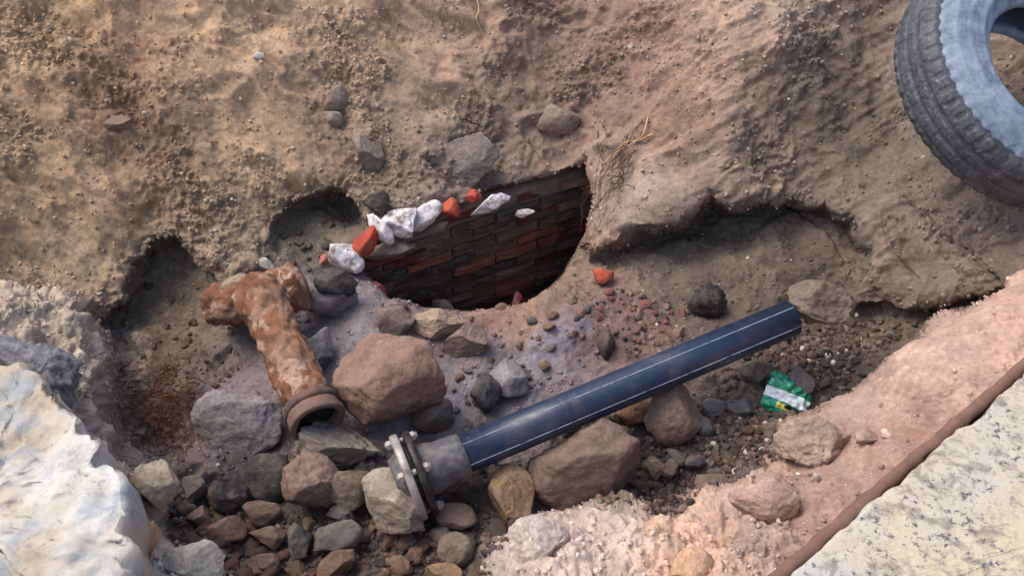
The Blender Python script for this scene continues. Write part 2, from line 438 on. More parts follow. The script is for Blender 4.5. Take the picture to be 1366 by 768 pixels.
# cracks in the right bank
for crack, wd, dp in (([(1205, 268), (1232, 290), (1262, 318), (1296, 336), (1318, 356), (1330, 376)], 2.6, .02), ([(1296, 336), (1330, 328), (1366, 322)], 2.0, .012),
                      ([(1150, 245), (1180, 252), (1205, 268)], 2.0, .012), ([(572, 212), (592, 232), (612, 252)], 3.0, .02),
                      ([(1240, 448), (1300, 436), (1366, 418)], 2.2, .010), ([(1050, 272), (1080, 290), (1110, 318), (1120, 345)], 2.4, .012), ([(1180, 300), (1190, 340), (1225, 372)], 2.0, .010)):
    ld = line_dist(PX + 5 * w1, PY + 5 * w2, crack); disp -= dp * np.exp(-(ld / wd) ** 2)
disp *= (1 - inH) * sstep(3, -9, sdH)
edge = np.minimum.reduce([PX - xs[0], xs[-1] - PX, PY - ys[0], ys[-1] - PY])
P = P + Nn * disp[..., None]
Nn = grid_normals(P)

# colour of the earths (tan dry bank, grey brown wall, dark wet floor, violet clay, red brick dust, pale near rim)
col_ctrl = [(60, 40, 184, 150, 110), (150, 110, 146, 114, 86), (300, 60, 178, 146, 112), (450, 60, 170, 140, 110), (30, 250, 154, 128, 95), (200, 250, 146, 118, 90), (350, 200, 165, 137, 105),
    (450, 200, 144, 120, 96), (600, 60, 158, 131, 106), (560, 160, 138, 117, 98), (620, 225, 130, 116, 104), (700, 150, 124, 104, 90), (720, 60, 132, 107, 92), (800, 100, 128, 100, 86),
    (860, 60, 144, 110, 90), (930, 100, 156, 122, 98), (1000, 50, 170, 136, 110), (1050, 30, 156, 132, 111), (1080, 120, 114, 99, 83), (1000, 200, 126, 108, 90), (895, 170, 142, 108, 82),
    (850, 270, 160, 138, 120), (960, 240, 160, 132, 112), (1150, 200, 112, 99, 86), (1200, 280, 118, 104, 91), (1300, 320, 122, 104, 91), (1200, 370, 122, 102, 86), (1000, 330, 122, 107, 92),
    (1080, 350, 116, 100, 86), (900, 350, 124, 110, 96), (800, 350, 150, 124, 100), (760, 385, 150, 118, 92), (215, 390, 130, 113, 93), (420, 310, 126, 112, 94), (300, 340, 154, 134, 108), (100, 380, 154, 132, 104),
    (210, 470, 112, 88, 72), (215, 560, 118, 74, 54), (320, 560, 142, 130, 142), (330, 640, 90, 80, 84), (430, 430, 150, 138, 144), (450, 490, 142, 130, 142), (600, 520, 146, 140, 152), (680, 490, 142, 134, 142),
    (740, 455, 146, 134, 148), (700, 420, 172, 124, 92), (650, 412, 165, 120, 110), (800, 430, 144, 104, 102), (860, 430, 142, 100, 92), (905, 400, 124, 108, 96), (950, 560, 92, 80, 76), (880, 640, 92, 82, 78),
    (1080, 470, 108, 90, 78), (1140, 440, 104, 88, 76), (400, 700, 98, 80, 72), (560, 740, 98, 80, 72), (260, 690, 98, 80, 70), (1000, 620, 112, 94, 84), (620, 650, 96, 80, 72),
    (690, 740, 196, 172, 164), (800, 720, 208, 182, 166), (925, 748, 222, 176, 140), (1000, 715, 186, 154, 140), (1050, 590, 172, 136, 114), (1150, 560, 182, 148, 130), (1250, 460, 198, 160, 140),
    (1366, 420, 198, 156, 134), (1100, 720, 172, 130, 114), (1220, 590, 160, 118, 100), (60, 415, 190, 168, 144), (150, 500, 182, 162, 140), (210, 640, 172, 152, 132), (200, 600, 176, 158, 138), (280, 760, 178, 170, 158), (500, 880, 150, 125, 105)]
cc = np.array(col_ctrl, float)
wx, wy = PX + 26 * w1 + 8 * fine * 4, PY + 26 * w2 - 8 * fine * 4
num = np.zeros(PX.shape + (3,)); den = np.zeros(PX.shape)
gN = (np.array([poly_sd(np.array([a]), np.array([b]), NEAR)[0] for a, b in cc[:, :2]]) > -2)
nearm = sstep(-4, 6, sdN)
for k, (a, b, r, g, bl) in enumerate(col_ctrl):
    w = 1.0 / (((wx - a) ** 2 + (wy - b) ** 2) + 300.0) ** 1.7
    w = w * (nearm if gN[k] else (1 - nearm)) + 1e-16
    num += w[..., None] * np.array(lin((r, g, bl))); den += w
TINT = num / den[..., None]
TINT *= (1 - 0.26 * scar - 0.12 * scar2)[..., None]
TINT *= (1 + 0.14 * mid + 0.06 * fine)[..., None]
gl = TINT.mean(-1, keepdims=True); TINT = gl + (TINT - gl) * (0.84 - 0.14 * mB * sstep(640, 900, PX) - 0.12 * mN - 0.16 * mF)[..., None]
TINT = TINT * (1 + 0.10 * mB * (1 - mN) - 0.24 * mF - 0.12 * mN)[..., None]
wet = np.zeros(PX.shape)
for a, b, r in ((450, 460, 70), (610, 520, 60), (700, 490, 70), (745, 455, 45), (320, 560, 55), (420, 400, 40)):
    wet = np.maximum(wet, np.exp(-((wx - a) ** 2 + (wy - b) ** 2) / r ** 2))
wet *= mF
GRID_P, GRID_N, GRID_T = P, Nn, TINT

def look(px, py):
    j = int(np.clip(round((px - xs[0]) / ST), 0, NX - 1)); i = int(np.clip(round((py - ys[0]) / ST), 0, NY - 1))
    return i, j
def ground_at(px, py, r=2):
    i, j = look(px, py)
    return GRID_P[max(0, i - r):i + r + 1, max(0, j - r):j + r + 1].reshape(-1, 3).mean(0)
def ground_depth(px, py): return float((ground_at(px, py) - CAM) @ FWD)
def normal_at(px, py, r=5):
    i, j = look(px, py)
    n = GRID_N[max(0, i - r):i + r + 1, max(0, j - r):j + r + 1].reshape(-1, 3).mean(0)
    return n / (np.linalg.norm(n) + 1e-9)

# the sheet runs on past the picture as rings out to level ground and the horizon
verts = P.reshape(-1, 3); tint = TINT.reshape(-1, 3); wetv = wet.reshape(-1)
idx = np.arange(NY * NX).reshape(NY, NX)
quads = np.stack([idx[1:, :-1], idx[1:, 1:], idx[:-1, 1:], idx[:-1, :-1]], -1).reshape(-1, 4)
loop = np.concatenate([idx[0, :], idx[1:, -1], idx[-1, -2::-1], idx[-2:0:-1, 0]])
bp = verts[loop]; ctr = np.array([0.0, 0.0]); dirs = bp[:, :2] - ctr; dirs /= np.linalg.norm(dirs, axis=1)[:, None]
GROUND_Z = 0.80
allv, allt, allw, allq = [verts], [tint], [wetv], [quads]
prev = loop; base = len(verts); z0 = bp[:, 2]; t0 = tint[loop]
far_t = np.array(lin((165, 137, 106)))
for off in (0.04, 0.09, 0.16, 0.25, 0.36, 0.5, 0.75, 1.1, 1.7, 2.6, 4.5, 9, 25, 90, 400, 1200):
    k = sstep(0, 0.8, np.float64(off)); ring = np.zeros((len(loop), 3))
    ring[:, :2] = bp[:, :2] + dirs * off
    ring[:, 2] = z0 + (GROUND_Z - z0) * k
    amp = 0.03 if off < 5 else 0.0
    ring[:, 2] += amp * fbm(ring, 3.0, 3) - (0.0 if off < 20 else 0.0)
    cur = base + np.arange(len(loop)); base += len(loop)
    allv.append(ring); allt.append(t0 + (far_t - t0) * k); allw.append(np.zeros(len(loop)))
    nx_ = np.roll(np.arange(len(loop)), -1)
    allq.append(np.stack([prev, prev[nx_], cur[nx_], cur], -1)[:, ::-1])
    prev = cur
me = np_mesh('ground', np.concatenate(allv), np.concatenate(allq))
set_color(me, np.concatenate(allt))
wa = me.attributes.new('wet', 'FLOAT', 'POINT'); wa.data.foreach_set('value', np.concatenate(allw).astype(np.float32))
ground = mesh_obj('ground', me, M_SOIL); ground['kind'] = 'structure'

# ------------------------------------------------------------------ stones
def ico(sub):
    bm = bmesh.new(); bmesh.ops.create_icosphere(bm, subdivisions=sub, radius=1.0)
    v = np.array([x.co[:] for x in bm.verts]); f = np.array([[x.index for x in y.verts] for y in bm.faces]); bm.free()
    return v, f
ICO = {k: ico(k) for k in (1, 2, 3, 4, 5)}

def rock_shape(seed, sub=4, cuts=11, lo=0.55, hi=0.92, rough_=0.06, finea=0.02):
    r = np.random.default_rng(seed); v, f = ICO[sub]; v = v.copy()
    for k in range(cuts):
        n = r.normal(size=3); n /= np.linalg.norm(n); o = r.uniform(lo, hi)
        d = v @ n; m = d > o; v[m] -= np.outer(d[m] - o, n)
    v -= (v.max(0) + v.min(0)) / 2; v /= (v.max(0) - v.min(0)).max() / 2
    nrm = v / (np.linalg.norm(v, axis=1)[:, None] + 1e-9)
    q = v + r.uniform(0, 50, 3)
    v = v + nrm * (rough_ * fbm(q, 1.6, 3, 0.5) + finea * fbm(q + 9, 7.0, 3, 0.6))[:, None]
    return v, f

def stone(px, py, w, h, rgb, label, seed, rot=0, sub=4, cuts=15, lo=0.48, hi=0.86, name='stone', cat='stone', group=None, sink=0.5, thick=0.8, mat=None, rough_=0.055, finea=0.042, depth=None):
    v, f = rock_shape(seed, sub, cuts, lo, hi, rough_, finea)
    v = v / ((v.max(0) - v.min(0)) / 2)
    d = depth if depth else ground_depth(px, py + 0.25 * h)
    sw, sh = w / 2 * d / FPX, h / 2 * d / FPX; st = min(sw, sh) * thick * 1.1
    a = math.radians(rot); c, s_ = math.cos(a), math.sin(a)
    ex = RIGHT * c + UP * s_; ey = -RIGHT * s_ + UP * c
    world_v = np.outer(v[:, 0] * sw, ex) + np.outer(v[:, 1] * sh, ey) - np.outer(v[:, 2] * st, FWD)
    d2 = d - st * (1 - sink) if depth is None else d
    me = np_mesh(name, world_v, f)
    cl = np.array(lin(rgb, 0.88)); gl_ = cl.mean(); cl = gl_ + (cl - gl_) * (1.0 if mat else 0.72)
    o = mesh_obj(name, me, mat or M_STONE, color=tuple(cl)); o.location = V(W(px, py, d2))
    return tag(o, label, cat, group)

# big stones of the pit
stone(518, 508, 150, 122, (160, 118, 98), 'big rounded reddish brown boulder wedged between the rusty pipe and the plastic pipe', 21, rot=-8, sub=5, cuts=14, lo=0.6, hi=0.9, sink=0.15, thick=0.85, name='boulder', cat='boulder')
stone(778, 617, 150, 112, (132, 104, 94), 'large mauve brown angular rock resting below the blue black pipe', 34, rot=8, sub=5, cuts=14, lo=0.42, hi=0.8, sink=0.3, name='rock', cat='rock')
stone(900, 552, 80, 86, (150, 122, 104), 'upright tan block of stone beside the orange brown lump', 8, rot=-25, sub=5, cuts=9, lo=0.45, hi=0.8, name='rock', cat='rock')
stone(848, 545, 56, 44, (172, 118, 74), 'orange brown crusty lump of stone against the underside of the plastic pipe', 41, sub=4, cuts=5, rough_=0.14, finea=0.05)
stone(684, 666, 64, 94, (166, 126, 80), 'ochre yellow upright stone with a pointed top', 15, rot=4, sub=5, cuts=8, lo=0.5, hi=0.8, name='rock', cat='rock')
stone(529, 668, 84, 92, (172, 160, 142), 'pale cream and grey stone leaning on the flange', 27, rot=12, sub=5, cuts=12, lo=0.5, hi=0.85, name='rock', cat='rock', sink=0.0)
stone(447, 596, 118, 66, (150, 142, 128), 'grey gritty concrete lump lying at the mouth of the rusty pipe', 52, rot=-6, sub=5, cuts=7, rough_=0.12, finea=0.07, name='concrete_lump', cat='concrete lump', sink=0.15)
stone(414, 648, 84, 86, (156, 120, 102), 'pinkish brown angular rock below the grey concrete lump', 61, rot=30, sub=5, cuts=10, lo=0.45, hi=0.85, name='rock', cat='rock', sink=0.25)
stone(470, 650, 70, 56, (128, 112, 98), 'dull brown rock between the pink rock and the pale leaning stone', 62, rot=10, sub=4)
stone(583, 432, 72, 42, (190, 160, 128), 'flat pale tan stone with a smooth top lying near the bricks', 71, rot=-8, sub=5, cuts=9, lo=0.5, hi=0.85, sink=0.05, thick=0.7, name='flat_stone', cat='stone')
stone(592, 407, 34, 18, (186, 158, 132), 'small pale tan chip behind the flat tan stone', 72, rot=-20, sub=3, sink=0.1)
stone(622, 458, 70, 44, (146, 118, 106), 'brown slab of rock sloping down beside the flat tan stone', 73, rot=32, sub=5, cuts=9, lo=0.4, hi=0.8, thick=0.6)
stone(528, 430, 56, 46, (146, 122, 112), 'dusty grey brown rock behind the big boulder', 74, rot=10, sub=4)
stone(578, 556, 60, 50, (130, 110, 96), 'brown rock tucked under the lower corner of the big boulder', 75, rot=20, sub=4, sink=0.4)
stone(448, 376, 60, 40, (46, 50, 56), 'black rounded lump of tar on the violet clay', 81, rot=-8, sub=4, cuts=4, rough_=0.1, finea=0.05, name='tar_lump', cat='tar lump', depth=ground_depth(448, 400) - .075)
stone(438, 398, 84, 52, (150, 138, 146), 'mauve grey clay lump under the black tar lump', 82, rot=10, sub=4, cuts=6, rough_=0.1, name='clay_lump', cat='clay lump', sink=0.5)
stone(424, 470, 40, 70, (132, 128, 138), 'bluish grey stone squeezed between the rusty pipe and the big boulder', 83, rot=-14, sub=4, sink=0.5)
stone(942, 402, 54, 50, (42, 40, 46), 'black crumbly lump of asphalt above the plastic pipe', 84, sub=4, cuts=6, rough_=0.16, finea=0.08, name='asphalt_lump', cat='asphalt lump', sink=0.7)
stone(648, 524, 44, 52, (62, 64, 70), 'dark wet lump in the bluish clay above the plastic pipe', 85, rot=20, sub=4, cuts=7, rough_=0.1, finea=0.06, sink=0.4, name='tar_lump', cat='tar lump')
stone(680, 505, 56, 50, (150, 148, 158), 'pale bluish stone with a wet face next to the dark lump', 86, rot=-10, sub=4, cuts=9, sink=0.5)
stone(808, 458, 26, 44, (70, 58, 64), 'narrow dark stone standing just above the plastic pipe', 87, rot=8, sub=3, sink=0.4)
stone(320, 562, 122, 96, (150, 142, 150), 'upright lilac grey slab of clay left of the rusty pipe', 91, rot=6, sub=5, cuts=8, lo=0.4, hi=0.8, rough_=0.07, sink=0.75, thick=0.4, name='clay_slab', cat='clay slab')
stone(354, 640, 74, 76, (62, 60, 66), 'flat dark slate below the lilac clay slab', 92, rot=3, sub=4, cuts=5, lo=0.35, hi=0.7, sink=0.6, thick=0.35, name='slate', cat='slate')
stone(304, 660, 52, 52, (48, 48, 60), 'blue black lump of asphalt beside the dark slate', 93, sub=4, cuts=6, rough_=0.14, finea=0.08, name='asphalt_lump', cat='asphalt lump', sink=0.7)
stone(350, 684, 54, 36, (132, 104, 92), 'pinkish brown stone just below the dark slate', 94, rot=12, sub=4, sink=0.5)
stone(303, 708, 52, 42, (136, 92, 78), 'brick red stone below the blue black asphalt lump', 95, rot=-8, sub=4, sink=0.5)
stone(268, 690, 36, 34, (126, 98, 86), 'small reddish grey stone left of the brick red stone', 96, sub=4, sink=0.5)
stone(262, 650, 34, 36, (126, 112, 108), 'pale grey stone left of the blue black asphalt lump', 97, sub=4, sink=0.5)
stone(356, 716, 52, 34, (120, 98, 78), 'olive brown stone between the brick red and the slate grey stone', 98, rot=-6, sub=4, sink=0.5)
stone(398, 720, 36, 50, (110, 108, 104), 'slate grey upright stone with a blunt top', 99, rot=6, sub=4, sink=0.5)
stone(352, 751, 42, 28, (146, 108, 98), 'pink stone below the olive brown stone', 100, rot=10, sub=4, sink=0.5)
stone(452, 716, 70, 42, (104, 104, 102), 'blue grey flat stone below the dull brown rock', 101, rot=14, sub=4, sink=0.35)
stone(456, 688, 42, 36, (104, 98, 104), 'dark mauve stone below the dull brown rock', 102, sub=4, sink=0.5)
stone(606, 692, 62, 44, (146, 116, 100), 'pinkish flat topped stone beside the foot of the flange', 103, rot=-14, sub=4, sink=0.5)
stone(608, 732, 50, 46, (138, 118, 104), 'smooth rounded beige stone below the flat topped pinkish stone', 104, rot=-30, sub=4, cuts=4, lo=0.75, hi=0.98, rough_=0.04, sink=0.3)
stone(586, 716, 30, 26, (150, 130, 114), 'small beige stone tucked behind the rounded beige stone', 105, sub=3, sink=0.3)
stone(448, 752, 56, 40, (138, 98, 70), 'rust brown stone at the pit bottom below the blue grey flat stone', 106, rot=20, sub=4, sink=0.5)
stone(592, 764, 50, 28, (158, 122, 74), 'ochre stone at the pit bottom below the rounded beige stone', 107, sub=4, sink=0.5)
stone(656, 735, 56, 30, (124, 108, 94), 'grey brown stone at the foot of the pale crumbly rim', 108, rot=16, sub=4, sink=0.5)
stone(832, 668, 42, 30, (124, 104, 82), 'olive tan stone under the large mauve brown rock', 109, rot=10, sub=4, sink=0.5)
stone(872, 624, 30, 32, (132, 112, 92), 'small tan stone right of the large mauve brown rock', 110, sub=4, sink=0.5)
stone(892, 626, 26, 28, (112, 92, 84), 'small brown stone right of the small tan stone', 111, sub=3, sink=0.3)
stone(760, 570, 28, 24, (122, 98, 88), 'small brown stone on top of the large mauve brown rock', 112, sub=3, sink=0.2)
stone(786, 559, 18, 16, (140, 122, 110), 'small beige pebble against the pipe above the mauve brown rock', 113, sub=3, sink=0.2)
stone(806, 556, 16, 16, (144, 126, 112), 'small pale pebble against the pipe beside the orange brown lump', 114, sub=3, sink=0.2)
stone(820, 553, 22, 20, (138, 112, 92), 'tan pebble touching the orange brown lump', 115, sub=3, sink=0.2)
stone(952, 544, 34, 26, (98, 104, 112), 'flat bluish grey stone right of the tan block', 116, rot=-10, sub=4, sink=0.5)
stone(988, 545, 38, 28, (96, 98, 104), 'flat slate grey stone between the bluish stone and the green packet', 117, rot=8, sub=4, sink=0.5)
stone(940, 568, 32, 28, (88, 92, 100), 'dark bluish stone below the flat bluish grey stone', 118, sub=4, sink=0.5)
stone(1068, 508, 36, 48, (104, 96, 104), 'mauve grey rounded stone behind the green packet', 119, rot=14, sub=4, cuts=6, sink=0.3)
stone(1008, 494, 46, 30, (104, 96, 92), 'grey brown stone half buried under the far part of the plastic pipe', 120, sub=4, sink=0.5)
stone(1034, 572, 46, 34, (126, 100, 86), 'flat reddish brown stone below the green packet', 121, sub=4, sink=0.5)
stone(928, 616, 30, 22, (74, 70, 90), 'dark violet stone in the fine gravel', 122, sub=3, sink=0.4)
stone(904, 610, 34, 18, (112, 106, 104), 'thin grey sliver of stone beside the dark violet stone', 123, rot=-30, sub=3, sink=0.4)
stone(950, 642, 46, 26, (118, 94, 76), 'flat brown stone below the dark violet stone', 124, rot=-14, sub=4, sink=0.5)
stone(748, 668, 20, 22, (100, 92, 88), 'small grey stone between the ochre stone and the mauve brown rock', 125, sub=3, sink=0.3)
stone(1092, 404, 92, 62, (120, 104, 90), 'clod of brown soil lying over the far end of the plastic pipe', 126, rot=-15, sub=5, cuts=5, rough_=0.14, finea=0.06, name='clod', cat='clod', depth=2.03)
stone(312, 384, 64, 36, (166, 142, 116), 'crumbly tan clod slumped over the head of the rusty pipe', 127, rot=12, sub=5, cuts=5, rough_=0.16, finea=0.07, name='clod', cat='clod', depth=2.15)
# stones stuck in the banks and lying on the rim
stone(622, 216, 92, 66, (152, 138, 126), 'wide grey slab of stone stuck in the bank above the white render', 131, rot=12, sub=5, cuts=7, lo=0.35, hi=0.75, sink=0.75, thick=0.4, name='rock', cat='rock', rough_=0.05)
stone(448, 132, 34, 34, (160, 140, 122), 'grey stone stuck high in the bank above the brickwork', 132, rot=20, sub=4, sink=0.85)
stone(446, 160, 26, 24, (158, 138, 122), 'smaller grey stone stuck in the bank under the grey stone', 133, sub=3, sink=0.85)
stone(158, 165, 36, 24, (150, 118, 94), 'pinkish stone alone in the dark digging mark of the bank', 134, rot=-8, sub=4, sink=0.5)
stone(745, 160, 60, 46, (150, 128, 112), 'blunt grey brown clod stuck in the bank left of the roots', 135, rot=8, sub=4, cuts=6, sink=0.85)
stone(492, 205, 44, 54, (138, 124, 110), 'grey clod in the bank above the tar', 136, sub=4, cuts=6, sink=0.85, rough_=0.1)
stone(502, 270, 36, 34, (60, 58, 62), 'black tar stain lump above the white render', 137, sub=4, sink=0.4, rough_=0.1, name='tar_lump', cat='tar lump')
stone(436, 326, 18, 16, (70, 62, 60), 'small black stone in the mouth of the hollow beside the brickwork', 138, sub=3, sink=0.2)
stone(1020, 668, 96, 58, (212, 166, 146), 'rounded pale pink stone set in the near rim', 141, rot=-6, sub=5, cuts=5, lo=0.7, hi=0.95, rough_=0.07, finea=0.03, sink=1.0, thick=0.7)
stone(1078, 590, 92, 74, (176, 146, 124), 'crumbly brown clod on the rim below the green packet', 142, sub=5, cuts=5, rough_=0.14, finea=0.06, name='clod', cat='clod', sink=1.15)
stone(1160, 582, 40, 20, (196, 156, 136), 'small pale pink stone on the rim near the cream slab', 143, sub=3, sink=0.3)
stone(1118, 586, 36, 24, (180, 142, 122), 'flat pinkish clod on the rim beside the brown clod', 144, sub=3, sink=0.4)
stone(1184, 578, 18, 14, (224, 190, 170), 'tiny whitish pebble on the rim near the cream slab', 145, sub=3, sink=0.2)
stone(720, 726, 88, 84, (222, 204, 194), 'grey and white speckled stone at the end of the near rim', 146, rot=20, sub=5, cuts=8, rough_=0.1, finea=0.05, name='rock', cat='rock', sink=1.1)
stone(925, 752, 60, 44, (226, 170, 122), 'bright orange stone in the pale near rim', 147, sub=4, cuts=6, sink=0.5)
stone(188, 726, 34, 74, (218, 160, 88), 'orange yellow stone on the rim against the white concrete', 148, rot=-28, sub=4, sink=0.3, thick=0.9)
stone(258, 752, 86, 64, (186, 180, 166), 'pale grey green concrete chunk on the rim next to the orange yellow stone', 149, rot=-22, sub=5, cuts=8, sink=0.3, name='concrete_lump', cat='concrete lump', finea=0.04)
stone(206, 646, 62, 62, (186, 168, 140), 'cream coloured boulder bulging from the rim beside the white concrete', 150, rot=-20, sub=5, cuts=6, sink=0.75, name='rock', cat='rock', finea=0.03)
for k, (x, y, w, h, t) in enumerate(((352, 354, 32, 22, 'white chip of render at the top of the rusty pipe'), (345, 75, 16, 12, 'white pebble high in the tan bank'),
        (1090, 636, 8, 14, 'white splinter lying on the brown rim'), (842, 62, 9, 7, 'tiny white pebble in the bank above the roots'), (850, 600, 12, 8, 'tiny white chip right of the mauve brown rock'))):
    stone(x, y, w, h, (205, 195, 185), t, 160 + k, rot=20 * k - 10, sub=3, name='chip', cat='chip', sink=0.2)

# ------------------------------------------------------------------ brick chamber
ZT = 0.085
A = Wz(474, 336, ZT)[:2]; Bq = Wz(792, 230, ZT)[:2]
u = Bq - A; LEN = np.linalg.norm(u); u /= LEN; nrm2 = np.array([u[1], -u[0]])      # points to the camera side
chamber = empty('brick_chamber', (A[0], A[1], -0.45))
tag(chamber, 'sunken old chamber wall of dark red bricks in grey mortar', 'brick wall')
def framed(me, bx_, by_, bz_):   # local (along, out, up) to world offset
    pass
def box_rough(name, lx, ly, lz, seed, amp=0.003, sub=3):
    bm = bmesh.new(); bmesh.ops.create_cube(bm, size=1.0)
    bmesh.ops.subdivide_edges(bm, edges=bm.edges[:], cuts=sub, use_grid_fill=True)
    r = random.Random(seed)
    for v in bm.verts:
        p = v.co
        e = sum(1 for q in p if abs(abs(q) - 0.5) < 1e-4)
        k = 1 - 0.02 * (e - 1)
        v.co = Vector((p.x * lx, p.y * ly * k, p.z * lz * (k if e > 1 else 1)))
        v.co += Vector((r.uniform(-amp, amp), r.uniform(-amp, amp), r.uniform(-amp, amp)))
    me = bpy.data.meshes.new(name); bm.to_mesh(me); bm.free()
    for p in me.polygons: p.use_smooth = False
    return me
CH, BL = 0.041, 0.150
brick_meshes = [box_rough('brick', BL - 0.009, 0.09, CH - 0.010, s, 0.0026) for s in range(8)]
rotw = math.atan2(u[1], u[0])
bcols = [(136, 72, 60), (122, 66, 58), (150, 92, 74), (140, 120, 106), (92, 70, 62), (104, 86, 76), (84, 66, 60), (74, 76, 72), (120, 100, 88), (104, 52, 50), (82, 56, 52), (110, 90, 80)]
ncourse = 12
for r_ in range(ncourse):
    offx = (r_ % 2) * BL / 2
    k = 0
    x = offx - BL / 2
    while x < LEN - 0.02:
        if r_ == 0 and rng.random() < 0.18: x += BL; continue
        o = bpy.data.objects.new('brick', rng.choice(brick_meshes))
        if not o.data.materials: o.data.materials.append(M_BRICK)
        link(o, chamber)
        bow = -0.02 * math.sin(math.pi * (x + BL / 2) / LEN)
        out = rng.uniform(-0.007, 0.010) + bow + 0.007 * (r_ % 2) - 0.002 * r_
        p = A + u * (x + BL / 2) + nrm2 * (-0.045 + out)
        o.location = (p[0] - A[0], p[1] - A[1], ZT - CH * (r_ + 0.5) + 0.45 + rng.uniform(-.002, .002))
        o.rotation_euler = (rng.uniform(-.03, .03), rng.uniform(-.015, .015), rotw + rng.uniform(-.03, .03) + (math.pi if rng.random() < .5 else 0))
        o.color = (*lin(rng.choice(bcols), .82), 1)
        x += BL
# mortar bed behind the bricks, bowed with them
mv, mf = [], []
nu, nv = 60, 40
for j in range(nv + 1):
    for i in range(nu + 1):
        x = LEN * (i / nu * 1.1 - 0.05); z = ZT + 0.004 - (ncourse * CH + 0.02) * j / nv
        bow = -0.02 * math.sin(math.pi * np.clip(x / LEN, 0, 1))
        p = A + u * x + nrm2 * (-0.005 + bow - 0.002 * j / nv * ncourse + rng.uniform(-.003, .003))
        mv.append((p[0] - A[0], p[1] - A[1], z + 0.45))
n1 = len(mv)
for j in range(nv + 1):
    for i in range(nu + 1):
        q = mv[j * (nu + 1) + i]; mv.append((q[0] - nrm2[0] * .1, q[1] - nrm2[1] * .1, q[2]))
for j in range(nv):
    for i in range(nu):
        a = j * (nu + 1) + i; mf.append((a, a + nu + 1, a + nu + 2, a + 1)); b = a + n1; mf.append((b, b + 1, b + nu + 2, b + nu + 1))
for i in range(nu):
    mf.append((i, i + 1, i + 1 + n1, i + n1)); a = nv * (nu + 1) + i; mf.append((a + 1, a, a + n1, a + 1 + n1))
for j in range(nv):
    a = j * (nu + 1); mf.append((a + nu + 1, a, a + n1, a + nu + 1 + n1)); a += nu; mf.append((a, a + nu + 1, a + nu + 1 + n1, a + n1))
mesh_obj('mortar_bed', np_mesh('mortar_bed', mv, mf), M_MORTAR, chamber)

def onwall(t, z, out): 
    p = A + u * (LEN * t) + nrm2 * out; return np.array([p[0], p[1], z])
def frag(px, py, w, h, rgb, label, seed, rot=0, cat='brick fragment', name='brick_fragment', mat=None, sink=0.25, cuts=9, thick=0.8, depth=None):
    t = (px - 474) / (792 - 474); line = 336 + (230 - 336) * t
    if 0.0 < t < 1 and py > line - 45 and px < 790: 
        pw = A + u * (LEN * t); dn = np.array([nrm2[0], nrm2[1], 0.0]); ray = W(px, py, 1.0) - CAM
        dw = float((np.array([pw[0], pw[1], 0]) - CAM) @ dn / (ray @ dn)); depth = min(dw, dz(line, ZT)) - (0.008 if py > line + 4 and h < 14 else 0.02)
        if py > line + 4 and h < 14: thick = 0.5
    return stone(px, py, w, h, rgb, label, seed, rot, 4, cuts, 0.4, 0.75, name, cat, None, sink, thick, mat, 0.09, 0.05, depth)
# broken white render and bright brick pieces along the wall head
for (x, y, w, h, r0, t) in ((532, 300, 44, 34, 8, 'lump of white lime render on the wall head between brick pieces'), (566, 288, 46, 30, 14, 'larger block of white lime render beside an orange brick piece'),
        (506, 306, 20, 44, 40, 'slanting strip of white render at the left end of the brickwork'), (648, 274, 40, 18, 20, 'crumbling white render right of the two orange brick pieces'),
        (463, 344, 38, 34, 0, 'pale lilac block of render left of the brick wall'), (700, 283, 22, 10, 20, 'small white patch of render on the upper brick courses'), (668, 266, 22, 14, 24, 'little white crumb of render under the bank edge')):
    frag(x, y, w * 1.25, h * 1.2, (222, 216, 224), t, int(x + y), r0, 'render lump', 'render_lump', M_WHITE, 0.3, cuts=16)
for (x, y, w, h, r0, t) in ((520, 332, 70, 24, 18, 'crumbly beige mortar ledge at the left of the wall head'), (574, 308, 56, 12, 20, 'long beige mortar strip under the white render')):
    frag(x, y, w, h, (150, 134, 118), t, int(x + y) + 3, r0, 'mortar', 'mortar_lump', None, 0.3, cuts=8)
for (x, y, w, h, r0, c_, t) in ((598, 279, 30, 28, 20, (198, 88, 60), 'bright orange brick piece beside the largest white render block'), (632, 261, 22, 18, 10, (190, 80, 62), 'small orange brick piece below the grey slab in the bank'),
        (488, 320, 30, 50, -20, (190, 74, 50), 'orange red brick piece at the left corner of the brickwork'), (502, 398, 28, 46, 10, (196, 96, 92), 'pinkish red brick piece below the left end of the brickwork'),
        (433, 346, 16, 16, 0, (206, 130, 122), 'small pink brick chip beside the lilac render block'), (804, 369, 30, 22, -6, (200, 98, 68), 'bright orange brick piece alone on the brown soil right of the opening'),
        (690, 398, 14, 20, 0, (130, 50, 60), 'dark red brick piece low in the opening')):
    frag(x, y, w, h, c_, t, int(x * 2 + y), r0, mat=M_BRICK, cuts=7)

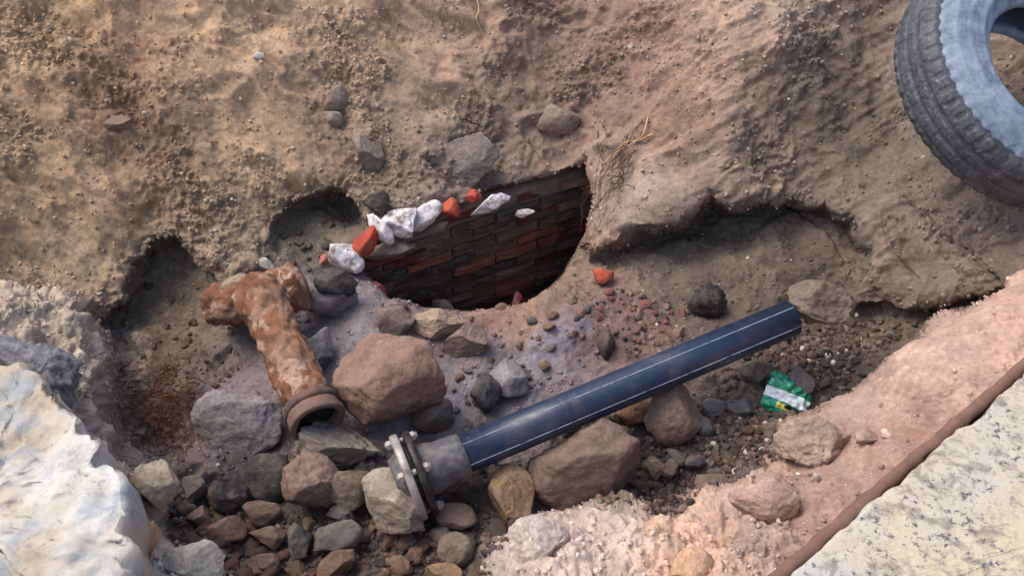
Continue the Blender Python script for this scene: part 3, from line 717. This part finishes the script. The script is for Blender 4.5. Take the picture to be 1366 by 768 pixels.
# ------------------------------------------------------------------ lathe and tube helpers
def frame_from(axis):
    a = Vector(axis).normalized(); t = Vector((0, 0, 1)) if abs(a.z) < 0.9 else Vector((1, 0, 0))
    e1 = a.cross(t).normalized(); e2 = a.cross(e1).normalized()
    return a, e1, e2
def lathe(name, prof, p0, axis, seg=64, closed=False, noise_amp=0, nfreq=20, caps=True, mod=None):
    """prof: list of (distance along axis, radius); world coordinates relative to p0"""
    a, e1, e2 = frame_from(axis); a, e1, e2 = np.array(a), np.array(e1), np.array(e2)
    th = np.linspace(0, 2 * math.pi, seg, endpoint=False); n = len(prof); vv = []
    for k, (t, r) in enumerate(prof):
        rr = np.full(seg, r) if mod is None else np.array([mod(k, q, t, r) for q in th])
        vv.append(np.outer(np.full(seg, t), a) + np.outer(np.cos(th) * rr, e1) + np.outer(np.sin(th) * rr, e2))
    vv = np.concatenate(vv)
    if noise_amp:
        ax = np.outer(vv @ a, a); rad = vv - ax; rl = np.linalg.norm(rad, axis=1)[:, None] + 1e-9
        vv = vv + rad / rl * (noise_amp * fbm(vv + np.array(p0), nfreq, 4, 0.55))[:, None]
    ff = []
    rows = n if closed else n - 1
    for k in range(rows):
        k2 = (k + 1) % n
        for i in range(seg):
            i2 = (i + 1) % seg; ff.append((k * seg + i, k * seg + i2, k2 * seg + i2, k2 * seg + i))
    me = np_mesh(name, vv, ff)
    if caps and not closed:
        bm = bmesh.new(); bm.from_mesh(me); bmesh.ops.holes_fill(bm, edges=[e for e in bm.edges if e.is_boundary], sides=0); bm.to_mesh(me); bm.free()
    recalc(me)
    return me
def tube(name, pts, r0, r1, seg=7, wig=0.0, seed=0):
    pts = np.array(pts, float); n = len(pts); rr = np.random.default_rng(seed)
    vv = []
    for k in range(n):
        t = pts[min(k + 1, n - 1)] - pts[max(k - 1, 0)]; a, e1, e2 = frame_from(t)
        r = r0 + (r1 - r0) * k / (n - 1)
        for i in range(seg):
            q = 2 * math.pi * i / seg; vv.append(pts[k] + r * (math.cos(q) * np.array(e1) + math.sin(q) * np.array(e2)))
    ff = [(k * seg + i, k * seg + (i + 1) % seg, (k + 1) * seg + (i + 1) % seg, (k + 1) * seg + i) for k in range(n - 1) for i in range(seg)]
    me = np_mesh(name, vv, ff); recalc(me); return me
def dense(prof, step):
    out = []
    for (a, b), (c, d) in zip(prof[:-1], prof[1:]):
        m = max(1, int(math.hypot(c - a, d - b) / step))
        out += [(a + (c - a) * i / m, b + (d - b) * i / m) for i in range(m)]
    return out + [prof[-1]]

# ------------------------------------------------------------------ blue black plastic pipe with flange
p_near = Wz(618, 606, 0.10); p_far = Wz(1050, 426, 0.20)
axis = p_far - p_near; plen = np.linalg.norm(axis); axis /= plen
pipe = empty('plastic_pipe', p_near); tag(pipe, 'blue black plastic pipe with thin white stripes and a flanged end', 'pipe')
R = 0.0425
mesh_obj('barrel', lathe('barrel', [(0, R - .006), (0, R), (plen * .3, R), (plen * .6, R), (plen + .01, R), (plen + .01, R - .006)], p_near, axis, 64), M_PIPE, pipe)
a_, e1_, e2_ = [np.array(x) for x in frame_from(axis)]
view = (CAM - (p_near + p_far) / 2); view -= axis * (view @ axis); view /= np.linalg.norm(view); side = np.cross(axis, view)
for ang in (38, -28, 128, -118):
    q = math.radians(ang); vv = []; ff = []
    for k in range(2):
        for j in range(5):
            qq = q + (j - 2) * 0.0095; dirv = view * math.cos(qq) + side * math.sin(qq)
            vv.append(axis * (0.004 if k == 0 else plen + .008) + dirv * (R + (0.0008 if 0 < j < 4 else -0.0004)))
    for j in range(4): ff.append((j, j + 1, 5 + j + 1, 5 + j))
    mesh_obj('stripe', np_mesh('stripe', vv, ff), M_STRIPE, pipe)
mesh_obj('stub_end', lathe('stub_end', dense([(-.098, .05), (-.096, .056), (-.07, .056), (-.055, .051), (-.012, .0495), (0.002, .0465), (0.004, .043)], .01), p_near, axis, 64), M_STUB, pipe)
def flange(name, t0, t1, ro, mat, bevel=.003):
    return mesh_obj(name, lathe(name, [(t0, .046), (t0, ro - bevel), (t0 + bevel, ro), (t1 - bevel, ro), (t1, ro - bevel), (t1, .046)], p_near, axis, 80, closed=True, noise_amp=.0008), mat, pipe)
flange('backing_flange', -.108, -.092, .096, M_BLACKIRON)
flange('gasket', -.1165, -.1085, .074, M_BLACKIRON, .001)
fl2 = flange('steel_flange', -.135, -.117, .096, M_ZINC)
for k in range(4):
    q = 2 * math.pi * k / 4 + 0.55; c_ = (e1_ * math.cos(q) + e2_ * math.sin(q)) * .078
    bolt = lathe('bolt', [(-.149, .007), (-.076, .007)], p_near, axis, 12); 
    def hexm(t): return lathe('nut', [(t, .011), (t + .010, .011)], p_near, axis, 6)
    o = mesh_obj('bolt', bolt, M_ZINC, pipe); o.location = V(c_)
    for t in (-.1455, -.0915):
        nme = hexm(t); nme.polygons.foreach_set('use_smooth', [False] * len(nme.polygons))
        mesh_obj('nut', nme, M_ZINC, o)
# the short iron neck that the steel flange is welded to, running into the stones
mesh_obj('iron_neck', lathe('iron_neck', dense([(-.155, .048), (-.15, .05), (-.138, .056), (-.134, .06)], .012), p_near, axis, 48, noise_amp=.002), M_STUB, pipe)

# ------------------------------------------------------------------ rusty iron pipe
r_low = W(424, 562, 1.90); r_top = W(344, 388, 2.12)
rax = r_low - r_top; rl_ = np.linalg.norm(rax); rax /= rl_
rusty = empty('rusty_pipe', r_top); tag(rusty, 'short rusty cast iron pipe with a tee head and a ringed open mouth', 'pipe')
prof = dense([(-.03, .04), (0, .062), (.04, .064), (.085, .055), (.15, .051), (.2, .052), (.26, .053), (rl_ - .05, .054)], .006)
mesh_obj('barrel', lathe('barrel', prof, r_top, rax, 90, noise_amp=.007, nfreq=34), M_RUST, rusty)
mesh_obj('collar', lathe('collar', dense([(rl_ - .052, .048), (rl_ - .052, .060), (rl_ - .044, .064), (rl_ - .034, .063), (rl_ - .03, .057)], .004), r_top, rax, 80, noise_amp=.003), m_plain('collar_iron', lin((92, 78, 74)), .7, dirtcol=lin((150, 100, 70)), dirt=.5), rusty)
mesh_obj('mouth_ring', lathe('mouth_ring', dense([(rl_ - .029, .050), (rl_ - .028, .061), (rl_ + .002, .064), (rl_ + .004, .058), (rl_ + .001, .048), (rl_ - .025, .046)], .004), r_top, rax, 80, closed=True, noise_amp=.003), m_plain('ring_iron', lin((118, 96, 88)), .75, dirtcol=lin((110, 70, 52)), dirt=.7), rusty)
mesh_obj('mouth_dark', lathe('mouth_dark', [(rl_ - .03, .02), (rl_ - .03, .048), (rl_ - .018, .047), (rl_ - .018, .02)], r_top, rax, 48), M_BLACKIRON, rusty)  # black disc put in for the shade inside the open mouth
t0, t1 = W(290, 408, 2.17), W(402, 384, 2.14); tax = t1 - t0; tl = np.linalg.norm(tax); tax /= tl
o = mesh_obj('tee_head', lathe('tee_head', dense([(-.03, .02), (-.02, .046), (.02, .056), (.06, .056), (tl - .05, .056), (tl - .02, .058), (tl, .052), (tl + .008, .03)], .006), t0, tax, 80, noise_amp=.012, nfreq=26), M_RUST, rusty)
o.location = V(t0 - r_top)
# flaking strip of scale on its side
sp_ = [W(396 + 4 * i + 2 * math.sin(i), 446 + 5.4 * i, 1.955 - .002 * i) - r_top for i in range(7)]
mesh_obj('scale_flake', tube('scale_flake', sp_, .004, .002, 6), M_RUST, rusty)

# ------------------------------------------------------------------ tyre
tn = np.array([0.24, -0.50, 0.83]); tn /= np.linalg.norm(tn)
tc = W(1408, 78, 1.97)          # centre of the visible face
tyre = empty('tyre', tc - tn * .17); tag(tyre, 'worn grey tyre leaning on the right bank of the pit', 'tyre')
RO, RI, WD = .322, .158, .165
ta, te1, te2 = [np.array(x) for x in frame_from(tn)]
def blk(q, n=58, duty=.62): 
    f = (q * n / (2 * math.pi)) % 1.0
    return 1.0 if f < duty else 0.0
def tread_mod(k, q, t, r):
    # t measured back from the visible face
    d_ = -t
    cut = 0.0
    if d_ < .036 or d_ > WD - .036: cut = 0.0035 * (1 - blk(q + .3 * d_))
    elif .05 < d_ < .062 or .084 < d_ < .096 or .118 < d_ < .130: cut = 0.0038
    else: cut = 0.0014 * (1 - blk(q + (.4 if d_ < .073 else -.4) * d_, 74, .8))
    return r - cut
prof = []
for i in range(41):
    d_ = .012 + (WD - .024) * i / 40; x = (d_ - WD / 2) / (WD / 2)
    prof.append((-d_, RO - .030 * abs(x) ** 4.5))
prof = prof + [(-(WD - .02), RO - .06), (-.02, RO - .06)]
mesh_obj('tread', lathe('tread', prof, tc, tn, 700, closed=True, mod=lambda k, q, t, r: tread_mod(k, q, t, r) if k < 41 else r), M_TREAD, tyre).location = V(tn * .17)
def side_prof(sgn):
    pts = []
    for i in range(25):
        f = i / 24; r = RO - .028 - (RO - .028 - RI) * f
        bulge = .012 * math.sin(math.pi * min(1, f * 1.15)) - .014 * (1 - f) ** 3 - .020 * max(0, f - .75) / .25
        if i in (5, 6, 11, 17, 18): bulge += .0025
        pts.append((bulge, r))
    pts += [(-.03, RI - .004), (-.045, RI + .004), (-.03, RI + .03), (-.02, RO - .05)]
    return [(t if sgn > 0 else -WD - t, r) for t, r in pts]
sw_mod = lambda k, q, t, r: r + (.002 * (1 if blk(q, 58, .5) else -1) if k in (0, 1, 2) else 0)
mesh_obj('sidewall', lathe('sidewall', side_prof(1), tc, tn, 350, closed=True, mod=sw_mod), M_SIDE, tyre).location = V(tn * .17)
mesh_obj('sidewall', lathe('sidewall', side_prof(-1), tc, tn, 350, closed=True, mod=sw_mod), M_SIDE, tyre).location = V(tn * .17)

# ------------------------------------------------------------------ rim slabs
def slab_obj(name, outline, z_fn, thick, mat, seed, jit=.006, nout=220, rings=26, fine_amp=.003, bev=.01):
    """block with an irregular outline given in plan (x, y); z_fn gives its top"""
    o2 = np.array(outline, float); seg = np.r_[o2, o2[:1]]; L = np.r_[0, np.cumsum(np.linalg.norm(np.diff(seg, axis=0), axis=1))]
    t = np.linspace(0, L[-1], nout, endpoint=False); ring = np.stack([np.interp(t, L, seg[:, 0]), np.interp(t, L, seg[:, 1])], -1)
    c = ring.mean(0); q = np.c_[ring * 1.0, np.full(nout, seed)]
    ring = ring + jit * np.stack([fbm(q, 9, 4, .6), fbm(q + 30, 9, 4, .6)], -1)
    rows = []
    for zoff, ins in ((-thick, .0), (-thick * .66, -.004), (-thick * .33, .0), (-bev * 1.2, .002)):
        rows.append((ring, zoff, ins))
    vv = []
    for rg, zo, ins in rows:
        dirv = c - rg; dirv = dirv / np.linalg.norm(dirv, axis=1)[:, None]
        pr = rg + dirv * ins; vv.append(np.c_[pr, z_fn(rg) + zo])
    for k in range(rings):
        f = (k / rings) ** 1.0
        pr = ring + (c - ring) * f * .999
        if k == 0:
            dirv = c - ring; dirv = dirv / np.linalg.norm(dirv, axis=1)[:, None]; pr = ring + dirv * bev
        vv.append(np.c_[pr, z_fn(pr)])
    vv = np.concatenate(vv); n = len(rows) + rings
    d3 = np.stack([fbm(vv + seed, 28, 4, .6), fbm(vv + seed + 7, 28, 4, .6), fbm(vv + seed + 14, 28, 4, .6)], -1)
    vv = vv + d3 * fine_amp
    ff = [(k * nout + i, k * nout + (i + 1) % nout, (k + 1) * nout + (i + 1) % nout, (k + 1) * nout + i) for k in range(n - 1) for i in range(nout)]
    org = np.array([c[0], c[1], float(vv[:nout, 2].mean())])
    me = np_mesh(name, vv - org, ff)
    bm = bmesh.new(); bm.from_mesh(me); bmesh.ops.holes_fill(bm, edges=[e for e in bm.edges if e.is_boundary], sides=0); bm.to_mesh(me); bm.free(); recalc(me)
    ob = mesh_obj(name, me, mat); ob.location = V(org); return ob

ZS = .46
out_l = [Wz(x, y, ZS)[:2] for x, y in ((-260, 470), (-60, 462), (10, 486), (48, 500), (84, 530), (108, 560), (132, 600), (160, 632), (168, 690), (166, 740), (172, 800), (150, 980), (-260, 1000))]
M_CONC = m_slab('white_concrete', lin((200, 198, 192)), lin((174, 160, 140)), lin((146, 156, 164)), .48, .62, 13, spk=lin((150, 142, 132)))
o = slab_obj('concrete_block', out_l, lambda p: ZS + .012 * fbm(np.c_[p, np.zeros(len(p))], 5, 3), .13, M_CONC, 2.0, jit=.022, fine_amp=.009)
tag(o, 'large broken block of whitish concrete on the near rim', 'concrete block')
# the block's broken side face, added as a separate darker blue grey stone
stone(48, 490, 150, 92, (128, 134, 146), 'dark blue grey broken side face of the whitish concrete block', 171, rot=-38, sub=5, cuts=10, lo=.45, hi=.85, name='rock', cat='rock', depth=1.68, thick=.5, finea=.10, rough_=.14)

# cream slab with flaking skin and a brown strip along its edge
ZR = .405
e0, e1p = Wz(1046, 772, ZR)[:2], Wz(1366, 496, ZR)[:2]
ud = e1p - e0; ud /= np.linalg.norm(ud); nd = np.array([ud[1], -ud[0]])
c0 = e0 - ud * .25; c1 = e1p + ud * .5
M_CREAM = m_slab('flaking_cream', lin((188, 178, 152)), lin((178, 175, 168)), lin((126, 118, 112)), .5, .62, 30, spk=lin((92, 92, 100)))
o = slab_obj('cream_slab', [c0, c0 + (c1 - c0) * .33, c0 + (c1 - c0) * .66, c1, c1 + nd * .5, c0 + nd * .5], lambda p: ZR + 0 * p[:, 0], .05, M_CREAM, 5.0, jit=.009, nout=520, fine_amp=.0028, bev=.006)
tag(o, 'cream painted slab with flaking speckled skin along the near rim', 'slab')
def bar(name, a, b, w, h, z, mat, parent=None):
    L = np.linalg.norm(b - a); d_ = (b - a) / L; n_ = np.array([d_[1], -d_[0]]); m = 90; vv = []
    for i in range(m + 1):
        p = a + d_ * L * i / m
        for (s, zz_) in ((-.5, 0), (-.5, .8), (-.35, 1), (.35, 1), (.5, .8), (.5, 0)):
            q = p + n_ * s * w; vv.append((q[0], q[1], z + zz_ * h))
    vv = np.array(vv); vv += .004 * np.stack([fbm(vv, 24, 3), fbm(vv + 5, 30, 3), fbm(vv + 9, 30, 3)], -1)
    ff = [(i * 6 + k, i * 6 + (k + 1) % 6, (i + 1) * 6 + (k + 1) % 6, (i + 1) * 6 + k) for i in range(m) for k in range(6)]
    org = vv.mean(0); org[2] = z
    me = np_mesh(name, vv - org, ff); recalc(me); ob = mesh_obj(name, me, mat, parent); ob.location = V(org); return ob
sb_ = bar('edge_strip', c0 - nd * .013, c1 - nd * .013, .022, .05, ZR - .060, m_plain('earthy_brown', lin((118, 90, 78)), .9, dirtcol=lin((100, 76, 66)), dirt=.7))
tag(sb_, 'brown strip along the edge of the cream slab', 'bar')

# ------------------------------------------------------------------ green packet
def packet():
    n = 28; vv = []; ff = []; L, Wd = .056, .052
    for s in (1, -1):
        for j in range(n + 1):
            for i in range(n + 1):
                a, b = i / n * 2 - 1, j / n * 2 - 1
                wv = Wd * (1 - .30 * max(0, a) ** 2 * 1.6)
                th = .016 * max(0, (1 - a ** 4)) * max(0, (1 - b ** 4))
                vv.append((a * L, b * wv, s * th))
        off = 0 if s == 1 else (n + 1) ** 2
        for j in range(n):
            for i in range(n):
                q = off + j * (n + 1) + i; f = (q, q + 1, q + n + 2, q + n + 1); ff.append(f if s == 1 else f[::-1])
    vv = np.array(vv)
    cr = np.abs(fbm(vv * np.array([1, 1, .2]) + 4, 38, 3, .5)); vv[:, 2] += .020 * (cr - .3) + .006 * fbm(vv, 20, 2); vv[:, 1] += .005 * fbm(vv + 3, 30, 2)
    me = np_mesh('packet', vv, ff)
    bm = bmesh.new(); bm.from_mesh(me); bmesh.ops.remove_doubles(bm, verts=bm.verts, dist=.0004); bm.to_mesh(me); bm.free(); recalc(me)
    s = NT('packet_foil'); sep = s.n.new('ShaderNodeSeparateXYZ'); s.l.new(s.pos, sep.inputs[0])
    y = s.math('ADD', sep.outputs[1], s.math('MULTIPLY', s.noise(30, 2), .012)); x = sep.outputs[0]
    def band(v, lo, hi): return s.math('MULTIPLY', s.math('GREATER_THAN', v, lo), s.math('LESS_THAN', v, hi))
    c = s.mix(s.noise(25, 2), lin((8, 128, 96)), lin((30, 160, 120)))
    c = s.mix(band(y, -.008, .018), c, (0.72, 0.80, 0.84))
    yb = s.math('MULTIPLY', band(y, -.026, -.012), s.math('GREATER_THAN', x, -.022))
    c = s.mix(yb, c, lin((222, 206, 90)))
    kb = s.math('MULTIPLY', band(y, -.020, -.010), band(x, -.004, .046))
    c = s.mix(kb, c, (0.015, 0.02, 0.02))
    s.out(c, .28, s.bump(s.noise(70, 3), .3, .004), spec=.6)
    o = mesh_obj('snack_packet', me, s.m)
    g = ground_at(1050, 545); n_ = V(normal_at(1050, 545, 12))
    xd = V(RIGHT * .92 - UP * .40 + FWD * .05); n_ = (V(-FWD) * .95 + n_ * .25).normalized()
    xd = (xd - n_ * xd.dot(n_)).normalized(); yd = n_.cross(xd)
    m = Matrix((xd, yd, n_)).transposed().to_4x4(); m.translation = V(W(1050, 531, ground_depth(1050, 535) - .02)); o.matrix_world = m
    tag(o, 'crumpled green foil snack packet with a white band', 'packet')
packet()

# ------------------------------------------------------------------ roots
def root(pts, r0, r1, mat, label, group, seed, lift=.008):
    w3 = [W(x, y, ground_depth(x, y) - lift - k) for x, y, k in pts]
    w3 = np.array(w3); n = 26; t = np.linspace(0, len(w3) - 1, n)
    sm = np.stack([np.interp(t, range(len(w3)), w3[:, k]) for k in range(3)], -1)
    for _ in range(2): sm[1:-1] = (sm[:-2] + 2 * sm[1:-1] + sm[2:]) / 4
    sm += .004 * np.stack([fbm(sm + seed, 22, 2), fbm(sm + seed + 5, 22, 2), fbm(sm + seed + 9, 22, 2)], -1)
    me = tube('root', sm - sm[0], r0, r1, 6); o = mesh_obj('root', me, mat); o.location = V(sm[0]); return tag(o, label, 'root', group)
root([(872, 178, 0), (850, 188, .01), (835, 188, .02), (812, 212, .02), (800, 232, .02)], .0030, .0015, M_DRYROOT, 'pale yellowish root kinked across the corner of the bank', None, 1)
root([(866, 150, 0), (860, 180, .02), (838, 196, .03), (820, 205, .03), (805, 226, .02)], .0024, .0012, M_DRYROOT, 'thinner pale root just behind the kinked yellowish root', None, 2)
root([(636, -4, 0), (640, 14, .004), (634, 24, .004), (644, 44, .004)], .0028, .0015, M_DRYROOT, 'dry whitish root sticking out high in the bank', None, 3)
for k in range(26):
    x0 = rng.uniform(796, 866); y0 = rng.uniform(150, 250); x1 = rng.uniform(770, 812) ; y1 = rng.uniform(235, 335)
    mx, my = (x0 + x1) / 2 + rng.uniform(-14, 8), (y0 + y1) / 2 + rng.uniform(-10, 10)
    dl = rng.uniform(0, .03)
    dA, dB = ground_depth(x0, y0), min(ground_depth(x1 + 14, y1), 2.55)
    w3 = [W(x0, y0, dA - .004), W((x0 + mx) / 2, (y0 + my) / 2, dA * .7 + dB * .3 - .02 - dl), W(mx, my, (dA + dB) / 2 - .02 - dl), W(x1, y1, dB - .01 - dl)]
    w3 = np.array(w3); t = np.linspace(0, 3, 22); sm = np.stack([np.interp(t, range(4), w3[:, q]) for q in range(3)], -1)
    for _ in range(3): sm[1:-1] = (sm[:-2] + 2 * sm[1:-1] + sm[2:]) / 4
    sm += .016 * np.stack([fbm(sm + k, 18, 3), fbm(sm + k + 5, 18, 3), fbm(sm + k + 9, 18, 3)], -1)
    o = mesh_obj('root', tube('root', sm - sm[0], rng.uniform(.0008, .0019), .0005, 5), M_ROOT); o.location = V(sm[0])
    tag(o, 'thin brown root hanging in the tangle at the right end of the brickwork', 'root', 'brown roots hanging beside the brickwork')

# fine reddish rootlets matted in the left hollow: nobody could count them
def merge(parts):
    vs_, fs_, cs_, b = [], [], [], 0
    for v, f, c in parts:
        vs_.append(v); fs_.append(f + b); cs_.append(np.tile(c, (len(v), 1))); b += len(v)
    return np.concatenate(vs_), np.concatenate(fs_), np.concatenate(cs_)
parts = []
for k in range(520):
    x, y = rng.gauss(212, 36), rng.gauss(545, 38)
    if y > 610 or x < 160: continue
    g = ground_at(x, y); n_ = normal_at(x, y); L = rng.uniform(.015, .05)
    t1_ = np.cross(n_, nr.normal(size=3)); t1_ /= np.linalg.norm(t1_); side_ = np.cross(n_, t1_)
    m = 7; s = np.linspace(-.5, .5, m); pts = g + np.outer(s * L, t1_) + np.outer(.012 * np.cos(s * math.pi) * rng.uniform(.2, 1.0), n_) + np.outer(rng.uniform(-.015, .015) * s * s * 4, side_)
    r = rng.uniform(.0005, .0011); vv = []
    for p in pts:
        for i in range(3):
            q = 2.094 * i; vv.append(p + r * (math.cos(q) * n_ + math.sin(q) * side_))
    ff = np.array([(a * 3 + i, a * 3 + (i + 1) % 3, (a + 1) * 3 + (i + 1) % 3, (a + 1) * 3 + i) for a in range(m - 1) for i in range(3)])
    parts.append((np.array(vv), ff, lin(rng.choice([(128, 72, 52), (110, 64, 48), (96, 62, 50), (150, 100, 74)]))))
v, f, c = merge(parts); me = np_mesh('rootlets', v, f); set_color(me, c)
tag(mesh_obj('rootlets', me, M_CRUMB), 'mat of fine reddish rootlets in the hollow left of the rusty pipe', 'rootlets', kind='stuff')

# ------------------------------------------------------------------ countable small stones of the pit bottom
variants = []
for s in range(14):
    v, f = rock_shape(300 + s, 3, 9, .5, .9, .06, .02); variants.append(np_mesh('stone', v * np.array([1, .8, .62]), f)); variants[-1].materials.append(M_STONE)
def in_poly(x, y, poly): return poly_sd(np.array([x]), np.array([y]), poly)[0] > 0
BOTTOM = [(232, 660), (300, 680), (400, 690), (480, 700), (560, 700), (640, 700), (700, 690), (690, 720), (655, 765), (640, 800), (320, 800), (300, 760), (238, 728)]
RIGHTG = [(830, 600), (900, 590), (930, 540), (1040, 560), (1050, 590), (1010, 620), (960, 650), (900, 668), (800, 672), (850, 640)]
REDPATCH = [(760, 400), (830, 395), (920, 410), (900, 450), (830, 480), (780, 470)]
UNDER = [(1040, 450), (1110, 420), (1220, 430), (1170, 470), (1110, 530), (1040, 500), (990, 480)]
CAVE = [(170, 420), (200, 380), (280, 400), (310, 480), (270, 540), (190, 500)]
def scatter(poly, count, smin, smax, kinds, where, group):
    xs_, ys_ = [p[0] for p in poly], [p[1] for p in poly]; n = 0
    while n < count:
        x, y = rng.uniform(min(xs_), max(xs_)), rng.uniform(min(ys_), max(ys_))
        if not in_poly(x, y, poly): continue
        sz = smin + (smax - smin) * rng.random() ** 2.2
        kn, rgb = rng.choice(kinds); d = ground_depth(x, y); r = sz / 2 * d / FPX
        o = bpy.data.objects.new('stone', rng.choice(variants)); C.objects.link(o)
        o.scale = (r * rng.uniform(.9, 1.2), r * rng.uniform(.85, 1.1), r * rng.uniform(.8, 1.2)); o.rotation_euler = (rng.uniform(-.6, .6), rng.uniform(-.6, .6), rng.uniform(0, 6.28))
        o.location = V(ground_at(x, y) + normal_at(x, y) * r * .15)
        k = rng.uniform(.62, .92); o.color = (*lin(rgb, k), 1)
        tag(o, 'small %s stone %s' % (kn, where), 'stone', '%s stones %s' % (kn, group)); n += 1
K_B = [('reddish brown', (136, 98, 84)), ('grey', (120, 112, 106)), ('dark brown', (92, 74, 66)), ('beige', (156, 132, 112)), ('rosy', (148, 112, 102))]
scatter(BOTTOM, 130, 15, 40, K_B, 'in the loose rubble at the bottom of the pit', 'in the rubble at the pit bottom')
scatter(RIGHTG, 60, 11, 20, [('charcoal', (78, 72, 72)), ('taupe', (118, 100, 90)), ('wine brown', (104, 76, 72))], 'in the dark gravel below the green packet', 'in the gravel below the packet')
scatter(REDPATCH, 24, 11, 20, [('brick red', (168, 102, 96)), ('dusty pink', (170, 132, 124))], 'in the red rubble above the plastic pipe', 'in the red rubble')
scatter(UNDER, 40, 10, 22, [('mud coloured', (108, 90, 78)), ('greyish', (112, 104, 98))], 'under the overhang at the far end of the plastic pipe', 'under the overhang')
scatter(CAVE, 22, 9, 18, [('earthy brown', (118, 100, 82)), ('dark earthy', (86, 72, 62))], 'in the hollow left of the rusty pipe', 'in the left hollow')

CLAYR = [(470, 430), (520, 412), (640, 418), (700, 410), (770, 400), (800, 440), (740, 500), (680, 530), (600, 550), (590, 480), (540, 440)]
HOLLOW = [(372, 350), (375, 310), (410, 285), (460, 290), (470, 330), (420, 360)]
scatter(CLAYR, 46, 9, 24, [('mauve', (156, 136, 136)), ('muddy tan', (160, 128, 104)), ('ash grey', (140, 134, 136))], 'half sunk in the violet clay below the brickwork', 'in the violet clay')
scatter(HOLLOW, 16, 8, 18, [('dull grey', (128, 116, 100)), ('soil brown', (112, 98, 82))], 'in the hollow between the rusty pipe and the brickwork', 'in the hollow beside the brickwork')
# ------------------------------------------------------------------ gravel and crumbs too many to count
def crumbs(name, n, sel, smin, smax, pw, label, mat, tints=None, sub=1, white=0.03, emb=.1):
    w = sel * np.linalg.norm(np.cross(np.gradient(GRID_P, axis=1), np.gradient(GRID_P, axis=0)), axis=-1)
    w[inH > .01] = 0; w = w.ravel() / w.sum()
    pick = nr.choice(len(w), n, p=w); Pf, Nf, Tf = GRID_P.reshape(-1, 3), GRID_N.reshape(-1, 3), GRID_T.reshape(-1, 3)
    v0, f0 = ICO[sub]; nv0 = len(v0)
    shapes = []
    for s in range(24):
        r = np.random.default_rng(900 + s); q = v0.copy()
        for _ in range(6):
            nn = r.normal(size=3); nn /= np.linalg.norm(nn); dd = q @ nn; m = dd > .6; q[m] -= np.outer(dd[m] - .6, nn)
        q *= r.uniform(.7, 1.2, 3); M_, _ = np.linalg.qr(r.normal(size=(3, 3))); shapes.append(q @ M_)
    shapes = np.array(shapes)[nr.integers(0, 24, n)]
    size = smin + (smax - smin) * nr.random(n) ** pw
    pos = Pf[pick] + nr.normal(size=(n, 3)) * .001 + Nf[pick] * (size * emb)[:, None]
    vv = shapes * size[:, None, None] + pos[:, None, :]
    ff = (f0[None] + (np.arange(n) * nv0)[:, None, None]).reshape(-1, 3)
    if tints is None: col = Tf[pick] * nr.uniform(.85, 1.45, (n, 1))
    else: col = np.array([lin(t) for t in tints])[nr.integers(0, len(tints), n)] * nr.uniform(.75, 1.25, (n, 1))
    wh = nr.random(n) < white; col[wh] = np.array(lin((205, 192, 176))) * nr.uniform(.7, 1.1, (wh.sum(), 1))
    me = np_mesh(name, vv.reshape(-1, 3), ff, smooth=False); set_color(me, np.repeat(col, nv0, 0))
    return tag(mesh_obj(name, me, mat), label, name.replace('_', ' '), kind='stuff')
inframe = (PX > -60) & (PX < 1430) & (PY > -60) & (PY < 830)
gmask = lambda poly: (sstep(-12, 6, poly_sd(PX, PY, poly)))
crumbs('soil_crumbs', 15000, mB * inframe * (.25 + patch ** 2), .0012, .0085, 4.0, 'loose soil crumbs scattered over the banks of the pit', M_CRUMB, sub=1, white=.025)
crumbs('rim_crumbs', 3500, mN * inframe * sstep(10, 40, sdN) * (1 - .8 * smoothN), .0012, .008, 4.0, 'loose crumbs of earth on the near rim', M_CRUMB, sub=1, white=.06)
floor_sel = mF * inframe
crumbs('floor_grit', 9000, floor_sel, .0012, .007, 3.0, 'fine grit on the floor and hollows of the pit', M_CRUMB, sub=1, white=.03)
gs = np.maximum.reduce([gmask(BOTTOM), gmask(RIGHTG) * 1.2, .12 * gmask(REDPATCH), .7 * gmask(UNDER)])
crumbs('gravel', 5200, gs * floor_sel, .002, .0115, 2.0, 'dark loose gravel covering the bottom of the pit', M_CRUMB, tints=[(96, 76, 68), (78, 68, 64), (112, 98, 88), (62, 56, 56), (120, 96, 86), (94, 88, 88)], sub=2, white=.02)
